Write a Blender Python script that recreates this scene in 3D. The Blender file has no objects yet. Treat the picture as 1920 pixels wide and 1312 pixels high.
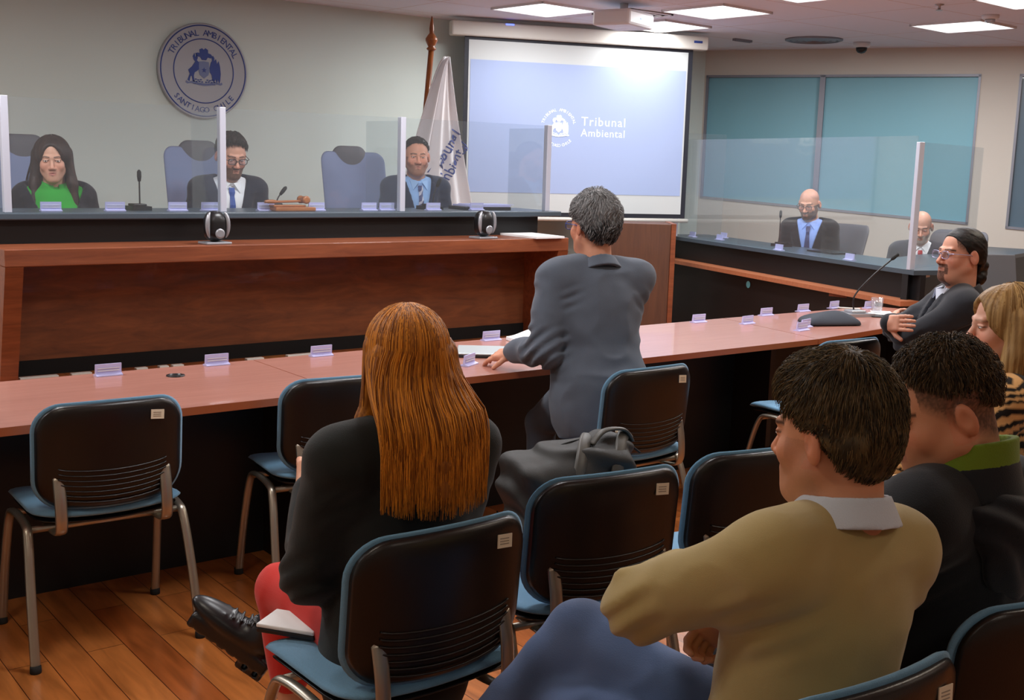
import bpy, bmesh, math, random
import numpy as np
from mathutils import Vector, Matrix, Euler
random.seed(7)
PI = math.pi
SC = bpy.context.scene
COL = SC.collection

# ------------------------------------------------------------------ camera
F_PX, PITCH, ROLL, EYE, PSI = 2163.4, math.radians(9.197), math.radians(1.649), 1.595, math.radians(52.378)
_F = np.array([math.cos(PSI), math.sin(PSI), 0.]); _R = np.array([math.sin(PSI), -math.cos(PSI), 0.])
CFW = math.cos(PITCH)*_F - math.sin(PITCH)*np.array([0, 0, 1.])
_u0 = np.cross(_R, CFW)
CRT = math.cos(ROLL)*_R + math.sin(ROLL)*_u0
CUP = np.cross(CRT, CFW)
cam_data = bpy.data.cameras.new('camera')
cam_data.sensor_width = 36.0
cam_data.lens = 36.0*F_PX/1920.0
cam_data.clip_start = 0.05
cam = bpy.data.objects.new('camera', cam_data)
COL.objects.link(cam)
cam.matrix_world = Matrix(((CRT[0], CUP[0], -CFW[0], 0), (CRT[1], CUP[1], -CFW[1], 0), (CRT[2], CUP[2], -CFW[2], EYE), (0, 0, 0, 1)))
SC.camera = cam

# ------------------------------------------------------------------ world, exposure
world = bpy.data.worlds.new('world'); SC.world = world
world.use_nodes = True
world.node_tree.nodes['Background'].inputs[0].default_value = (0.55, 0.60, 0.70, 1)
world.node_tree.nodes['Background'].inputs[1].default_value = 0.15
SC.view_settings.view_transform = 'Standard'
SC.view_settings.look = 'None'
SC.view_settings.gamma = 1.0
SC.view_settings.use_curve_mapping = False
SC.view_settings.exposure = 0.25
CEIL = 2.75
LIGHTS = [(5.63, 7.02), (6.91, 7.07), (6.54, 6.12), (8.38, 5.25), (6.25, 5.05), (7.45, 4.15),
          (3.2, 4.9), (0.9, 5.3), (4.6, 3.6), (-1.2, 5.2), (2.0, 2.9), (6.3, 2.4), (0.0, 2.2), (3.9, 1.0), (1.6, -0.9), (-1.0, -0.6), (5.6,-.9)]
LIGHT_W = [16, 9, 19, 24, 24, 26] + [34, 34, 28, 28, 17, 22, 9, 11, 5, 5, 7]
for (lx, ly), w in zip(LIGHTS, LIGHT_W):
    ld = bpy.data.lights.new('ceiling_lamp', 'AREA'); ld.shape = 'SQUARE'; ld.size = 0.52; ld.energy = w
    ld.color = (0.98, 0.985, 1.0) if ly > 2.8 else (1.0, 0.90, 0.72)
    lo = bpy.data.objects.new('ceiling_lamp', ld); COL.objects.link(lo); lo.location = (lx, ly, CEIL-0.03)
# light of the projector on the screen (thrown from the ceiling unit)
PROJ = (5.75, 6.2, 2.62)

# ------------------------------------------------------------------ helpers: materials
def srgb(r, g, b):
    f = lambda c: ((c/255.0)/12.92) if c/255.0 <= .04045 else (((c/255.0)+.055)/1.055)**2.4
    return (f(r), f(g), f(b), 1.0)
def mat(name, col, rough=.5, spec=.5, metal=0, bump=0, bscale=200, coat=0, emis=None, estr=0, noise=0, nscale=20, nstretch=(1, 1, 1), sheen=0):
    m = bpy.data.materials.new(name); m.use_nodes = True
    nt = m.node_tree; b = nt.nodes['Principled BSDF']
    b.inputs['Base Color'].default_value = col
    b.inputs['Roughness'].default_value = rough
    b.inputs['Specular IOR Level'].default_value = spec
    b.inputs['Metallic'].default_value = metal
    b.inputs['Coat Weight'].default_value = coat
    b.inputs['Sheen Weight'].default_value = sheen
    if emis: b.inputs['Emission Color'].default_value = emis; b.inputs['Emission Strength'].default_value = estr
    tc = nt.nodes.new('ShaderNodeTexCoord'); mp = nt.nodes.new('ShaderNodeMapping'); mp.inputs['Scale'].default_value = nstretch
    nt.links.new(tc.outputs['Object'], mp.inputs['Vector'])
    if noise:
        n = nt.nodes.new('ShaderNodeTexNoise'); n.inputs['Scale'].default_value = nscale; n.inputs['Detail'].default_value = 5
        nt.links.new(mp.outputs[0], n.inputs['Vector'])
        mx = nt.nodes.new('ShaderNodeMix'); mx.data_type = 'RGBA'
        mx.inputs['A'].default_value = tuple(c*(1-noise) for c in col[:3])+(1,)
        mx.inputs['B'].default_value = tuple(min(1, c*(1+noise)) for c in col[:3])+(1,)
        nt.links.new(n.outputs['Fac'], mx.inputs['Factor']); nt.links.new(mx.outputs['Result'], b.inputs['Base Color'])
    if bump:
        n2 = nt.nodes.new('ShaderNodeTexNoise'); n2.inputs['Scale'].default_value = bscale; n2.inputs['Detail'].default_value = 3
        nt.links.new(tc.outputs['Object'], n2.inputs['Vector'])
        bp = nt.nodes.new('ShaderNodeBump'); bp.inputs['Strength'].default_value = bump; bp.inputs['Distance'].default_value = .01
        nt.links.new(n2.outputs['Fac'], bp.inputs['Height']); nt.links.new(bp.outputs[0], b.inputs['Normal'])
    return m
def wood(name, c1, c2, rough=.4, scale=(1.2, 14, 14), coat=0.1, spec=.5):
    m = mat(name, c1, rough, spec, coat=coat)
    nt = m.node_tree; b = nt.nodes['Principled BSDF']
    tc = nt.nodes.new('ShaderNodeTexCoord'); mp = nt.nodes.new('ShaderNodeMapping'); mp.inputs['Scale'].default_value = scale
    n = nt.nodes.new('ShaderNodeTexNoise'); n.inputs['Scale'].default_value = 2.2; n.inputs['Detail'].default_value = 8; n.inputs['Roughness'].default_value = .65; n.inputs['Distortion'].default_value = .6
    r = nt.nodes.new('ShaderNodeValToRGB'); r.color_ramp.elements[0].position = .32; r.color_ramp.elements[1].position = .72
    r.color_ramp.elements[0].color = c1; r.color_ramp.elements[1].color = c2
    nt.links.new(tc.outputs['Object'], mp.inputs['Vector']); nt.links.new(mp.outputs[0], n.inputs['Vector']); nt.links.new(n.outputs['Fac'], r.inputs['Fac']); nt.links.new(r.outputs['Color'], b.inputs['Base Color'])
    return m
def attr_mat(name, rough=.6, spec=.4, bump=0, bscale=300, sheen=0, aniso=0, sss=0, streak=0):
    m = bpy.data.materials.new(name); m.use_nodes = True
    nt = m.node_tree; b = nt.nodes['Principled BSDF']
    a = nt.nodes.new('ShaderNodeAttribute'); a.attribute_name = 'Col'
    nt.links.new(a.outputs['Color'], b.inputs['Base Color'])
    b.inputs['Roughness'].default_value = rough; b.inputs['Specular IOR Level'].default_value = spec
    b.inputs['Sheen Weight'].default_value = sheen
    if sss:
        b.inputs['Subsurface Weight'].default_value = sss; b.inputs['Subsurface Radius'].default_value = (.012, .005, .003); b.inputs['Subsurface Scale'].default_value = .5
    if bump:
        tc = nt.nodes.new('ShaderNodeTexCoord'); n2 = nt.nodes.new('ShaderNodeTexNoise'); n2.inputs['Scale'].default_value = bscale; n2.inputs['Detail'].default_value = 3
        mp = nt.nodes.new('ShaderNodeMapping')
        if streak: mp.inputs['Scale'].default_value = (1, 1, 1.0/streak)
        nt.links.new(tc.outputs['Object'], mp.inputs[0]); nt.links.new(mp.outputs[0], n2.inputs['Vector'])
        bp = nt.nodes.new('ShaderNodeBump'); bp.inputs['Strength'].default_value = bump; bp.inputs['Distance'].default_value = .004
        nt.links.new(n2.outputs['Fac'], bp.inputs['Height']); nt.links.new(bp.outputs[0], b.inputs['Normal'])
    return m

M = {}
M['wall'] = mat('wall_paint', srgb(214, 226, 220), .85, .2, bump=.05, bscale=120, noise=.03, nscale=1.5)
M['wall_r'] = mat('wall_paint_warm', srgb(214, 208, 198), .85, .2, bump=.05, bscale=120)
M['black'] = mat('black_laminate', srgb(26, 27, 29), .45, .4, bump=.04, bscale=300)
M['blackmatte'] = mat('black_matte', srgb(14, 14, 15), .7, .3)
M['darkpanel'] = mat('dark_brown_laminate', srgb(30, 22, 20), .5, .4)
M['counter'] = mat('grey_counter', srgb(70, 82, 92), .35, .5, noise=.08, nscale=90)
M['woodred'] = wood('cherry_wood', srgb(112, 58, 36), srgb(150, 84, 52), .38)
M['woodpanel'] = wood('cherry_panel', srgb(98, 54, 32), srgb(142, 82, 46), .5, (1.5, 8, 8))
M['desktop'] = wood('cherry_desktop', srgb(164, 110, 96), srgb(180, 126, 112), .32, (1.2, 20, 14), .4)
M['deskedge'] = mat('desk_edge', srgb(160, 88, 52), .4)
M['orangewood'] = wood('orange_edge', srgb(164, 98, 66), srgb(182, 114, 78), .4)
M['lectern'] = wood('brown_cabinet', srgb(82, 52, 38), srgb(100, 64, 44), .5, (14, 14, 1.2))
M['poleswood'] = wood('pole_wood', srgb(120, 62, 24), srgb(160, 90, 40), .3, (9, 9, 1))
M['steel'] = mat('brushed_steel', srgb(176, 170, 156), .35, .5, metal=.85)
M['alu'] = mat('white_aluminium', srgb(196, 200, 214), .4, .5, metal=.2)
M['whiteplastic'] = mat('white_plastic', srgb(225, 225, 228), .45)
M['paper'] = mat('white_paper', srgb(240, 240, 240), .8, .2)
M['lilac'] = mat('frosted_plate', srgb(196, 196, 240), .3, .5)
M['bluefabric'] = mat('blue_fabric', srgb(108, 154, 186), .8, .3, bump=.25, bscale=500, noise=.08, nscale=200, sheen=.2)
M['chairplastic'] = mat('chair_plastic', srgb(22, 18, 17), .33, .5, bump=.06, bscale=400)
M['blackplastic'] = mat('black_plastic', srgb(22, 22, 24), .35, .5)
M['rubber'] = mat('rubber', srgb(20, 20, 20), .8)
M['label'] = mat('sticker', srgb(226, 214, 190), .6)
M['printing'] = mat('printing', srgb(150, 140, 125), .6)
M['blueprint'] = mat('blue_print', srgb(40, 66, 140), .6)
M['emblem'] = mat('brushed_emblem', srgb(168, 170, 176), .5, .5, metal=.15)
M['emblemblue'] = mat('emblem_blue', srgb(44, 66, 138), .5)
M['emblemlight'] = mat('emblem_pale_blue', srgb(110, 122, 160), .5)
M['ceiling'] = mat('ceiling_tile', srgb(226, 226, 236), .9, .1, bump=.1, bscale=150)
M['screencloth'] = mat('screen_cloth', srgb(198, 202, 202), .75, .2)
M['screenblack'] = mat('screen_border', srgb(26, 28, 40), .6)
M['casing'] = mat('screen_casing', srgb(208, 204, 196), .5)
M['teal'] = mat('teal_frosted_glass', srgb(128, 184, 200), .45, .5, coat=.0)
M['greyglass'] = mat('grey_frosted_glass', srgb(96, 118, 134), .28, .5, coat=.3)
M['frame'] = mat('window_aluminium', srgb(140, 142, 152), .45, .5, metal=.3)
M['chairgrey'] = mat('executive_blue_fabric', srgb(122, 134, 166), .8, .2)
M['chairhead'] = mat('executive_headrest', srgb(92, 92, 98), .7, .3)
M['silver'] = mat('silver_plastic', srgb(170, 172, 178), .3, .5, metal=.5)
M['flag'] = mat('flag_cloth', srgb(226, 224, 226), .8, .2, sheen=.3)
M['laptop'] = mat('laptop_lid', srgb(178, 186, 188), .4, .5, metal=.3)
M['pouch'] = mat('grey_cloth', srgb(64, 68, 76), .9, .2, bump=.3, bscale=400)
M['gavel'] = wood('gavel_wood', srgb(160, 92, 44), srgb(190, 116, 62), .35, (2, 12, 12))
M['bag'] = mat('backpack_nylon', srgb(40, 40, 38), .6, .4, bump=.2, bscale=500)
M['bagtrim'] = mat('backpack_trim', srgb(66, 64, 58), .5, .5)
M['orange'] = mat('orange_tab', srgb(200, 110, 50), .6)
M['lamp'] = mat('light_diffuser', (1, 1, 1, 1), .5, emis=(1, 1, 1, 1), estr=2.2)
M['ledblue'] = mat('blue_led', srgb(60, 70, 255), .5, emis=(.1, .15, 1, 1), estr=2.5)
M['tealsticker'] = mat('teal_sticker', srgb(110, 200, 220), .5)

def glass_mat(name, tint=(.93, .95, .96, 1), refl=.07, haze=.06):
    m = bpy.data.materials.new(name); m.use_nodes = True; nt = m.node_tree
    for n in list(nt.nodes): nt.nodes.remove(n)
    o = nt.nodes.new('ShaderNodeOutputMaterial'); t = nt.nodes.new('ShaderNodeBsdfTransparent'); t.inputs[0].default_value = tint
    g = nt.nodes.new('ShaderNodeBsdfGlossy'); g.inputs['Roughness'].default_value = .04; d = nt.nodes.new('ShaderNodeBsdfDiffuse'); d.inputs[0].default_value = (.75, .78, .82, 1)
    lw = nt.nodes.new('ShaderNodeLayerWeight'); lw.inputs['Blend'].default_value = .25
    mm = nt.nodes.new('ShaderNodeMath'); mm.operation = 'MULTIPLY_ADD'; mm.inputs[1].default_value = .12; mm.inputs[2].default_value = refl
    mx = nt.nodes.new('ShaderNodeMixShader'); mx2 = nt.nodes.new('ShaderNodeMixShader'); mx2.inputs[0].default_value = haze
    nt.links.new(lw.outputs['Fresnel'], mm.inputs[0]); nt.links.new(mm.outputs[0], mx.inputs[0])
    nt.links.new(t.outputs[0], mx.inputs[1]); nt.links.new(g.outputs[0], mx.inputs[2])
    nt.links.new(mx.outputs[0], mx2.inputs[1]); nt.links.new(d.outputs[0], mx2.inputs[2]); nt.links.new(mx2.outputs[0], o.inputs[0])
    return m
M['acrylic'] = glass_mat('acrylic', refl=.02, haze=.03)
M['glass'] = glass_mat('drinking_glass', (.97, .97, .98, 1), refl=.1, haze=.05)

# floor planks
def floor_mat():
    m = mat('parquet', srgb(160, 84, 34), .2, .5, coat=.35)
    nt = m.node_tree; b = nt.nodes['Principled BSDF']; b.inputs['Coat Roughness'].default_value = .12; b.inputs['Roughness'].default_value = .3
    tc = nt.nodes.new('ShaderNodeTexCoord'); mp = nt.nodes.new('ShaderNodeMapping'); mp.inputs['Rotation'].default_value = (0, 0, PI/2)
    br = nt.nodes.new('ShaderNodeTexBrick'); br.inputs['Scale'].default_value = 1; br.inputs['Brick Width'].default_value = .9; br.inputs['Row Height'].default_value = .12
    br.inputs['Mortar Size'].default_value = .0016; br.inputs['Mortar Smooth'].default_value = .3; br.offset = .37; br.inputs['Bias'].default_value = 0
    br.inputs['Color1'].default_value = srgb(166, 88, 42); br.inputs['Color2'].default_value = srgb(204, 128, 66); br.inputs['Mortar'].default_value = srgb(70, 32, 14)
    nt.links.new(tc.outputs['Object'], mp.inputs['Vector']); nt.links.new(mp.outputs[0], br.inputs['Vector'])
    n = nt.nodes.new('ShaderNodeTexNoise'); n.inputs['Scale'].default_value = 3; n.inputs['Detail'].default_value = 8; n.inputs['Distortion'].default_value = .5
    mp2 = nt.nodes.new('ShaderNodeMapping'); mp2.inputs['Scale'].default_value = (9, 1.1, 1)
    nt.links.new(tc.outputs['Object'], mp2.inputs['Vector']); nt.links.new(mp2.outputs[0], n.inputs['Vector'])
    r = nt.nodes.new('ShaderNodeValToRGB'); r.color_ramp.elements[0].position = .3; r.color_ramp.elements[1].position = .7
    r.color_ramp.elements[0].color = (.55, .5, .45, 1); r.color_ramp.elements[1].color = (1.15, 1.1, 1.05, 1)
    nt.links.new(n.outputs['Fac'], r.inputs['Fac'])
    mx = nt.nodes.new('ShaderNodeMix'); mx.data_type = 'RGBA'; mx.blend_type = 'MULTIPLY'; mx.inputs['Factor'].default_value = .85
    nt.links.new(br.outputs['Color'], mx.inputs['A']); nt.links.new(r.outputs['Color'], mx.inputs['B']); nt.links.new(mx.outputs['Result'], b.inputs['Base Color'])
    return m
M['floor'] = floor_mat()
def ceil_mat():
    m = M['ceiling']; nt = m.node_tree; b = nt.nodes['Principled BSDF']
    tc = nt.nodes.new('ShaderNodeTexCoord')
    br = nt.nodes.new('ShaderNodeTexBrick'); br.inputs['Scale'].default_value = 1; br.inputs['Brick Width'].default_value = 1.22; br.inputs['Row Height'].default_value = .61; br.offset = 0
    br.inputs['Mortar Size'].default_value = .006; c = srgb(226, 226, 236); br.inputs['Color1'].default_value = c; br.inputs['Color2'].default_value = c; br.inputs['Mortar'].default_value = srgb(206, 190, 188)
    nt.links.new(tc.outputs['Object'], br.inputs['Vector']); nt.links.new(br.outputs['Color'], b.inputs['Base Color'])
ceil_mat()

# ------------------------------------------------------------------ helpers: meshes and objects
def empty(name, loc=(0, 0, 0), rz=0):
    o = bpy.data.objects.new(name, None); COL.objects.link(o); o.location = loc; o.rotation_euler = (0, 0, rz); o.empty_display_size = .1
    return o
def tag(o, label=None, cat=None, group=None, kind=None):
    if label: o['label'] = label
    if cat: o['category'] = cat
    if group: o['group'] = group
    if kind: o['kind'] = kind
    return o
def finish(name, bm, m, parent=None, smooth=False, loc=None, rz=None):
    me = bpy.data.meshes.new(name)
    bmesh.ops.recalc_face_normals(bm, faces=bm.faces)
    bm.to_mesh(me); bm.free()
    for mm in (m if isinstance(m, (list, tuple)) else [m]): me.materials.append(M[mm] if isinstance(mm, str) else mm)
    if smooth:
        for p in me.polygons: p.use_smooth = True
    o = bpy.data.objects.new(name, me); COL.objects.link(o)
    if parent: o.parent = parent
    if loc is not None: o.location = loc
    if rz is not None: o.rotation_euler = (0, 0, rz)
    return o
def BM(): return bmesh.new()
def box(bm, x0, x1, y0, y1, z0, z1, bev=0, seg=2, mi=0, mx=None):
    vs = [bm.verts.new(p) for p in [(x0, y0, z0), (x1, y0, z0), (x1, y1, z0), (x0, y1, z0), (x0, y0, z1), (x1, y0, z1), (x1, y1, z1), (x0, y1, z1)]]
    fs = [bm.faces.new([vs[i] for i in q]) for q in [(0, 3, 2, 1), (4, 5, 6, 7), (0, 1, 5, 4), (1, 2, 6, 5), (2, 3, 7, 6), (3, 0, 4, 7)]]
    for f in fs: f.material_index = mi
    allv = vs
    if bev:
        es = list({e for f in fs for e in f.edges})
        r = bmesh.ops.bevel(bm, geom=es, offset=bev, segments=seg, profile=.5, affect='EDGES')
        allv = list({v for f in r['faces'] for v in f.verts} | {v for v in vs if v.is_valid})
        for f in r['faces']: f.material_index = mi
    if mx is not None: bmesh.ops.transform(bm, matrix=mx, verts=[v for v in allv if v.is_valid])
    return allv
def prism(bm, pts, z0, z1, mi=0, mx=None):
    a = [bm.verts.new((x, y, z0)) for x, y in pts]; b = [bm.verts.new((x, y, z1)) for x, y in pts]
    n = len(pts); fs = [bm.faces.new(a[::-1]), bm.faces.new(b)]
    for i in range(n): fs.append(bm.faces.new([a[i], a[(i+1) % n], b[(i+1) % n], b[i]]))
    for f in fs: f.material_index = mi
    if mx is not None: bmesh.ops.transform(bm, matrix=mx, verts=a+b)
def smooth_path(pts, n=6):
    P = [Vector(p) for p in pts]; out = []
    for i in range(len(P)-1):
        p0 = P[max(i-1, 0)]; p1 = P[i]; p2 = P[i+1]; p3 = P[min(i+2, len(P)-1)]
        for k in range(n):
            t = k/n
            out.append(.5*((2*p1)+(p2-p0)*t+(2*p0-5*p1+4*p2-p3)*t*t+(3*p1-p0-3*p2+p3)*t**3))
    out.append(P[-1]); return out
def tube(bm, pts, r, seg=10, cap=True, flat=None, mi=0):
    P = [Vector(p) for p in pts]; n = len(P); rs = r if isinstance(r, (list, tuple)) else [r]*n
    rings = []; up = None
    for i in range(n):
        d = (P[min(i+1, n-1)]-P[max(i-1, 0)]).normalized()
        if up is None: up = Vector((0, 0, 1)) if abs(d.z) < .9 else Vector((0, 1, 0))
        s = d.cross(up)
        if s.length < 1e-4: s = d.orthogonal()
        s.normalize(); up = s.cross(d).normalized()
        fl = flat or 1
        rings.append([bm.verts.new(P[i]+s*math.cos(2*PI*k/seg)*rs[i]+up*math.sin(2*PI*k/seg)*rs[i]*fl) for k in range(seg)])
    for i in range(n-1):
        for k in range(seg):
            f = bm.faces.new([rings[i][k], rings[i][(k+1) % seg], rings[i+1][(k+1) % seg], rings[i+1][k]]); f.smooth = True; f.material_index = mi
    if cap:
        bm.faces.new(rings[0][::-1]).material_index = mi; bm.faces.new(rings[-1]).material_index = mi
def lathe(bm, prof, seg=24, c=(0, 0, 0), mi=0, mx=None, cap=True):
    rings = []
    allv = []
    for r, z in prof:
        ring = [bm.verts.new((c[0]+r*math.cos(2*PI*k/seg), c[1]+r*math.sin(2*PI*k/seg), c[2]+z)) for k in range(seg)]
        rings.append(ring); allv += ring
    for i in range(len(prof)-1):
        for k in range(seg):
            f = bm.faces.new([rings[i][k], rings[i][(k+1) % seg], rings[i+1][(k+1) % seg], rings[i+1][k]]); f.smooth = True; f.material_index = mi
    if cap and prof[0][0] > 1e-4: bm.faces.new(rings[0][::-1]).material_index = mi
    if cap and prof[-1][0] > 1e-4: bm.faces.new(rings[-1]).material_index = mi
    if mx is not None: bmesh.ops.transform(bm, matrix=mx, verts=allv)
def rrect(w, h, r, n=6, sag=0):
    pts = []
    for cx, cy, a0 in ((w/2-r, h/2-r, 0), (-w/2+r, h/2-r, PI/2), (-w/2+r, -h/2+r, PI), (w/2-r, -h/2+r, 1.5*PI)):
        for k in range(n+1):
            a = a0+PI/2*k/n; pts.append((cx+r*math.cos(a), cy+r*math.sin(a)))
    # densify long sides
    out = []
    for i, p in enumerate(pts):
        q = pts[(i+1) % len(pts)]; out.append(p)
        L = math.dist(p, q); m = int(L/.04)
        for j in range(1, m): out.append((p[0]+(q[0]-p[0])*j/m, p[1]+(q[1]-p[1])*j/m))
    return out
def pad(bm, pts, t_front, t_back, warp, rings=(1, .97, .92, .84, .7, .5, .25), mi=0, pw=3.0):
    """cushion of outline pts, thickness profiles to +n (front) and -n (back), warped to 3D by warp(x, y, n)"""
    def layer(t, flip):
        R = []
        for s in rings:
            h = t*(1-s**pw)**.5 if s < 1 else 0
            R.append([bm.verts.new(warp(x*s, y*s, h)) for x, y in pts])
        c = bm.verts.new(warp(0, 0, t))
        return R, c
    A, ca = layer(t_front, 0); B, cb = layer(-t_back, 1)
    n = len(pts)
    for R, c in ((A, ca), (B, cb)):
        for i in range(len(rings)-1):
            for k in range(n):
                f = bm.faces.new([R[i][k], R[i][(k+1) % n], R[i+1][(k+1) % n], R[i+1][k]]); f.smooth = True; f.material_index = mi
        for k in range(n):
            f = bm.faces.new([R[-1][k], R[-1][(k+1) % n], c]); f.smooth = True; f.material_index = mi
    bmesh.ops.remove_doubles(bm, verts=A[0]+B[0], dist=1e-5)
def copy_tree(o, parent=None):
    c = o.copy(); COL.objects.link(c)
    if parent: c.parent = parent
    for ch in list(o.children): copy_tree(ch, c)
    return c
def text_bm(bm, s, size, mx, ext=.001, mi=0, arc=None, align='CENTER', track=1.0):
    """letters as thin solids; arc=(radius, start_angle, +1 top / -1 bottom)"""
    def one(st, M4, al):
        cu = bpy.data.curves.new('t', 'FONT'); cu.body = st; cu.size = size; cu.extrude = ext; cu.align_x = al; cu.resolution_u = 2; cu.space_character = track
        ob = bpy.data.objects.new('t', cu); COL.objects.link(ob)
        bpy.context.view_layer.update()
        dg = bpy.context.evaluated_depsgraph_get()
        me = bpy.data.meshes.new_from_object(ob.evaluated_get(dg))
        w = max((v.co.x for v in me.vertices), default=0)-min((v.co.x for v in me.vertices), default=0)
        me.transform(M4)
        n0 = len(bm.verts); nf = len(bm.faces); bm.from_mesh(me)
        bm.faces.ensure_lookup_table()
        for f in bm.faces[nf:]: f.material_index = mi
        bpy.data.objects.remove(ob); bpy.data.curves.remove(cu); bpy.data.meshes.remove(me)
    if arc is None: one(s, mx, align)
    else:
        rad, a0, sgn, step = arc
        n = len(s)
        for i, chh in enumerate(s):
            if chh == ' ': continue
            a = a0 - sgn*(i-(n-1)/2)*step
            T = Matrix.Translation((rad*math.cos(a), rad*math.sin(a), 0)) @ Matrix.Rotation(a-sgn*PI/2, 4, 'Z')
            one(chh, mx @ T, 'CENTER')

# ------------------------------------------------------------------ room shell
WB = 8.2                                   # back wall plane
W0 = Vector((8.64, 8.2, 0)); WD = Vector((.477, -.879, 0)).normalized()
RWANG = math.atan2(WD.y, WD.x)
bm = BM(); prism(bm, [(-3.2, -3.6), (15.2, -3.6), (W0.x, W0.y), (-3.2, W0.y)], -.1, 0); finish('floor', bm, 'floor')['kind'] = 'structure'
bm = BM(); prism(bm, [(-3.2, -3.6), (15.2, -3.6), (W0.x, W0.y), (-3.2, W0.y)], CEIL, CEIL+.1); finish('ceiling', bm, 'ceiling')['kind'] = 'structure'
bm = BM(); box(bm, -3.35, W0.x+.1, WB, WB+.15, 0, CEIL); finish('wall_back', bm, 'wall')['kind'] = 'structure'
bm = BM(); box(bm, -3.35, -3.2, -3.6, WB, 0, CEIL); finish('wall_left', bm, 'wall')['kind'] = 'structure'
bm = BM(); box(bm, -3.35, 15.3, -3.75, -3.6, 0, CEIL); finish('wall_rear', bm, 'wall_r')['kind'] = 'structure'
# right wall in its own frame: s along the wall, y outwards
RWM = Matrix.Translation((W0.x, W0.y, 0)) @ Matrix.Rotation(RWANG, 4, 'Z')
def quad_slab(bm, pts, y0, y1, mi=0):   # pts (s,z)
    mx = Matrix(((1, 0, 0, 0), (0, 0, 1, 0), (0, 1, 0, 0), (0, 0, 0, 1)))
    prism(bm, pts, y0, y1, mi, mx)
sill = lambda s: 1.30-.058*s
bm = BM()
quad_slab(bm, [(-.2, 2.51), (13.6, 2.51), (13.6, CEIL), (-.2, CEIL)], 0, .14)
quad_slab(bm, [(-.2, 0), (5.2, 0), (5.2, sill(5.2)), (-.2, sill(-.2))], 0, .14)
quad_slab(bm, [(-.2, 1.29), (.02, 1.29), (.02, 2.51), (-.2, 2.51)], 0, .14)
quad_slab(bm, [(2.56, sill(2.56)), (2.88, sill(2.88)), (2.88, 2.51), (2.56, 2.51)], 0, .14)
quad_slab(bm, [(5.2, 0), (13.6, 0), (13.6, 2.51), (5.2, 2.51)], 0, .14)
o = finish('wall_right', bm, 'wall_r'); o.matrix_world = RWM; o['kind'] = 'structure'
def window(nm, s0, s1, glass, muls):
    bm = BM()
    t = .022
    quad_slab(bm, [(s0, sill(s0)), (s1, sill(s1)), (s1, sill(s1)+t), (s0, sill(s0)+t)], -.012, .08)
    quad_slab(bm, [(s0, 2.51-t), (s1, 2.51-t), (s1, 2.51), (s0, 2.51)], -.012, .08)
    for s in [s0, s1-t]+list(muls):
        w = t if s in (s0, s1-t) else .05
        quad_slab(bm, [(s, sill(s)+.005), (s+w, sill(s+w)+.005), (s+w, 2.505), (s, 2.505)], -.012, .08)
    f = finish(nm, bm, 'frame'); f.matrix_world = RWM; f['kind'] = 'structure'
    bm = BM(); quad_slab(bm, [(s0+.004, sill(s0)+.004), (s1-.004, sill(s1)+.004), (s1-.004, 2.506), (s0+.004, 2.506)], .03, .05)
    p = finish('pane', bm, glass, f)
window('window_1', .02, 2.56, 'teal', [1.13])
window('window_2', 2.88, 5.2, 'greyglass', [])
bm = BM(); box(bm, -3.2, W0.x, WB-.02, WB, 0, .08); finish('baseboard_back', bm, 'darkpanel')['kind'] = 'structure'
# raised stage under the bench (0.5 m) and low platform under the side bench
bm = BM(); box(bm, -.8, 5.05, 5.50, WB, 0, .5, .006); o = finish('stage_platform', bm, 'floor'); tag(o, 'raised wooden stage that carries the judges bench', 'stage', kind='structure')

# ------------------------------------------------------------------ ceiling fittings
for i, (lx, ly) in enumerate(LIGHTS):
    e = empty('ceiling_light', (lx, ly, CEIL), math.radians(-86))
    bm = BM(); w = .29
    for (a, b_, c, d) in ((-w, w, -w, -w+.014), (-w, w, w-.014, w), (-w, -w+.014, -w, w), (w-.014, w, -w, w)): box(bm, a, b_, c, d, -.016, 0)
    finish('frame', bm, 'whiteplastic', e)
    bm = BM(); box(bm, -w+.013, w-.013, -w+.013, w-.013, -.008, -.001); finish('diffuser', bm, 'lamp', e)
    lab = {0: 'square ceiling light panel nearest the flag, above the left end of the projection screen',
           1: 'square ceiling light panel close to the middle of the screen casing, furthest back',
           2: 'square ceiling light panel between the ceiling projector and the top centre of the screen',
           3: 'square ceiling light panel over the right hand windows beside the smoke detector',
           4: 'square ceiling light panel cut by the top edge of the picture, right of centre',
           5: 'square ceiling light panel cut off in the top right corner of the picture'}.get(i, 'square ceiling light panel over the room, outside the picture')
    tag(e, lab, 'ceiling light', 'square light panels in the ceiling')
def lay(o, x, y): o.location = (x, y, CEIL); return o
# vents
for x, y, rz, lab in ((6.25, 6.72, 0, 'square white air vent between the two central ceiling lights'), (8.47, 6.75, 0, 'round grey air vent in the ceiling near the dome camera')):
    e = empty('ceiling_vent', (x, y, CEIL), rz)
    if 'square' in lab:
        bm = BM()
        for k in range(4):
            w = .22-.05*k
            for (a, b_, c, d) in ((-w, w, -w, -w+.02), (-w, w, w-.02, w), (-w, -w+.02, -w, w), (w-.02, w, -w, w)): box(bm, a, b_, c, d, -.012-.002*k, 0)
        finish('grille', bm, 'whiteplastic', e)
        bm = BM(); box(bm, -.22, .22, -.22, .22, -.004, 0); finish('backing', bm, 'chairhead', e)
    else:
        bm = BM()
        for k in range(4): lathe(bm, [(.25-.055*k, 0), (.25-.055*k, -.012), (.22-.055*k, -.02), (.215-.055*k, 0)], 32)
        finish('grille', bm, 'frame', e)
        bm = BM(); lathe(bm, [(.24, 0), (.24, -.005)], 32); finish('backing', bm, 'chairhead', e)
    tag(e, lab, 'air vent')
e = empty('dome_camera', (8.93, 6.58, CEIL)); bm = BM(); lathe(bm, [(.075, 0), (.075, -.03), (.06, -.045)], 24); finish('base', bm, 'whiteplastic', e)
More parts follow.
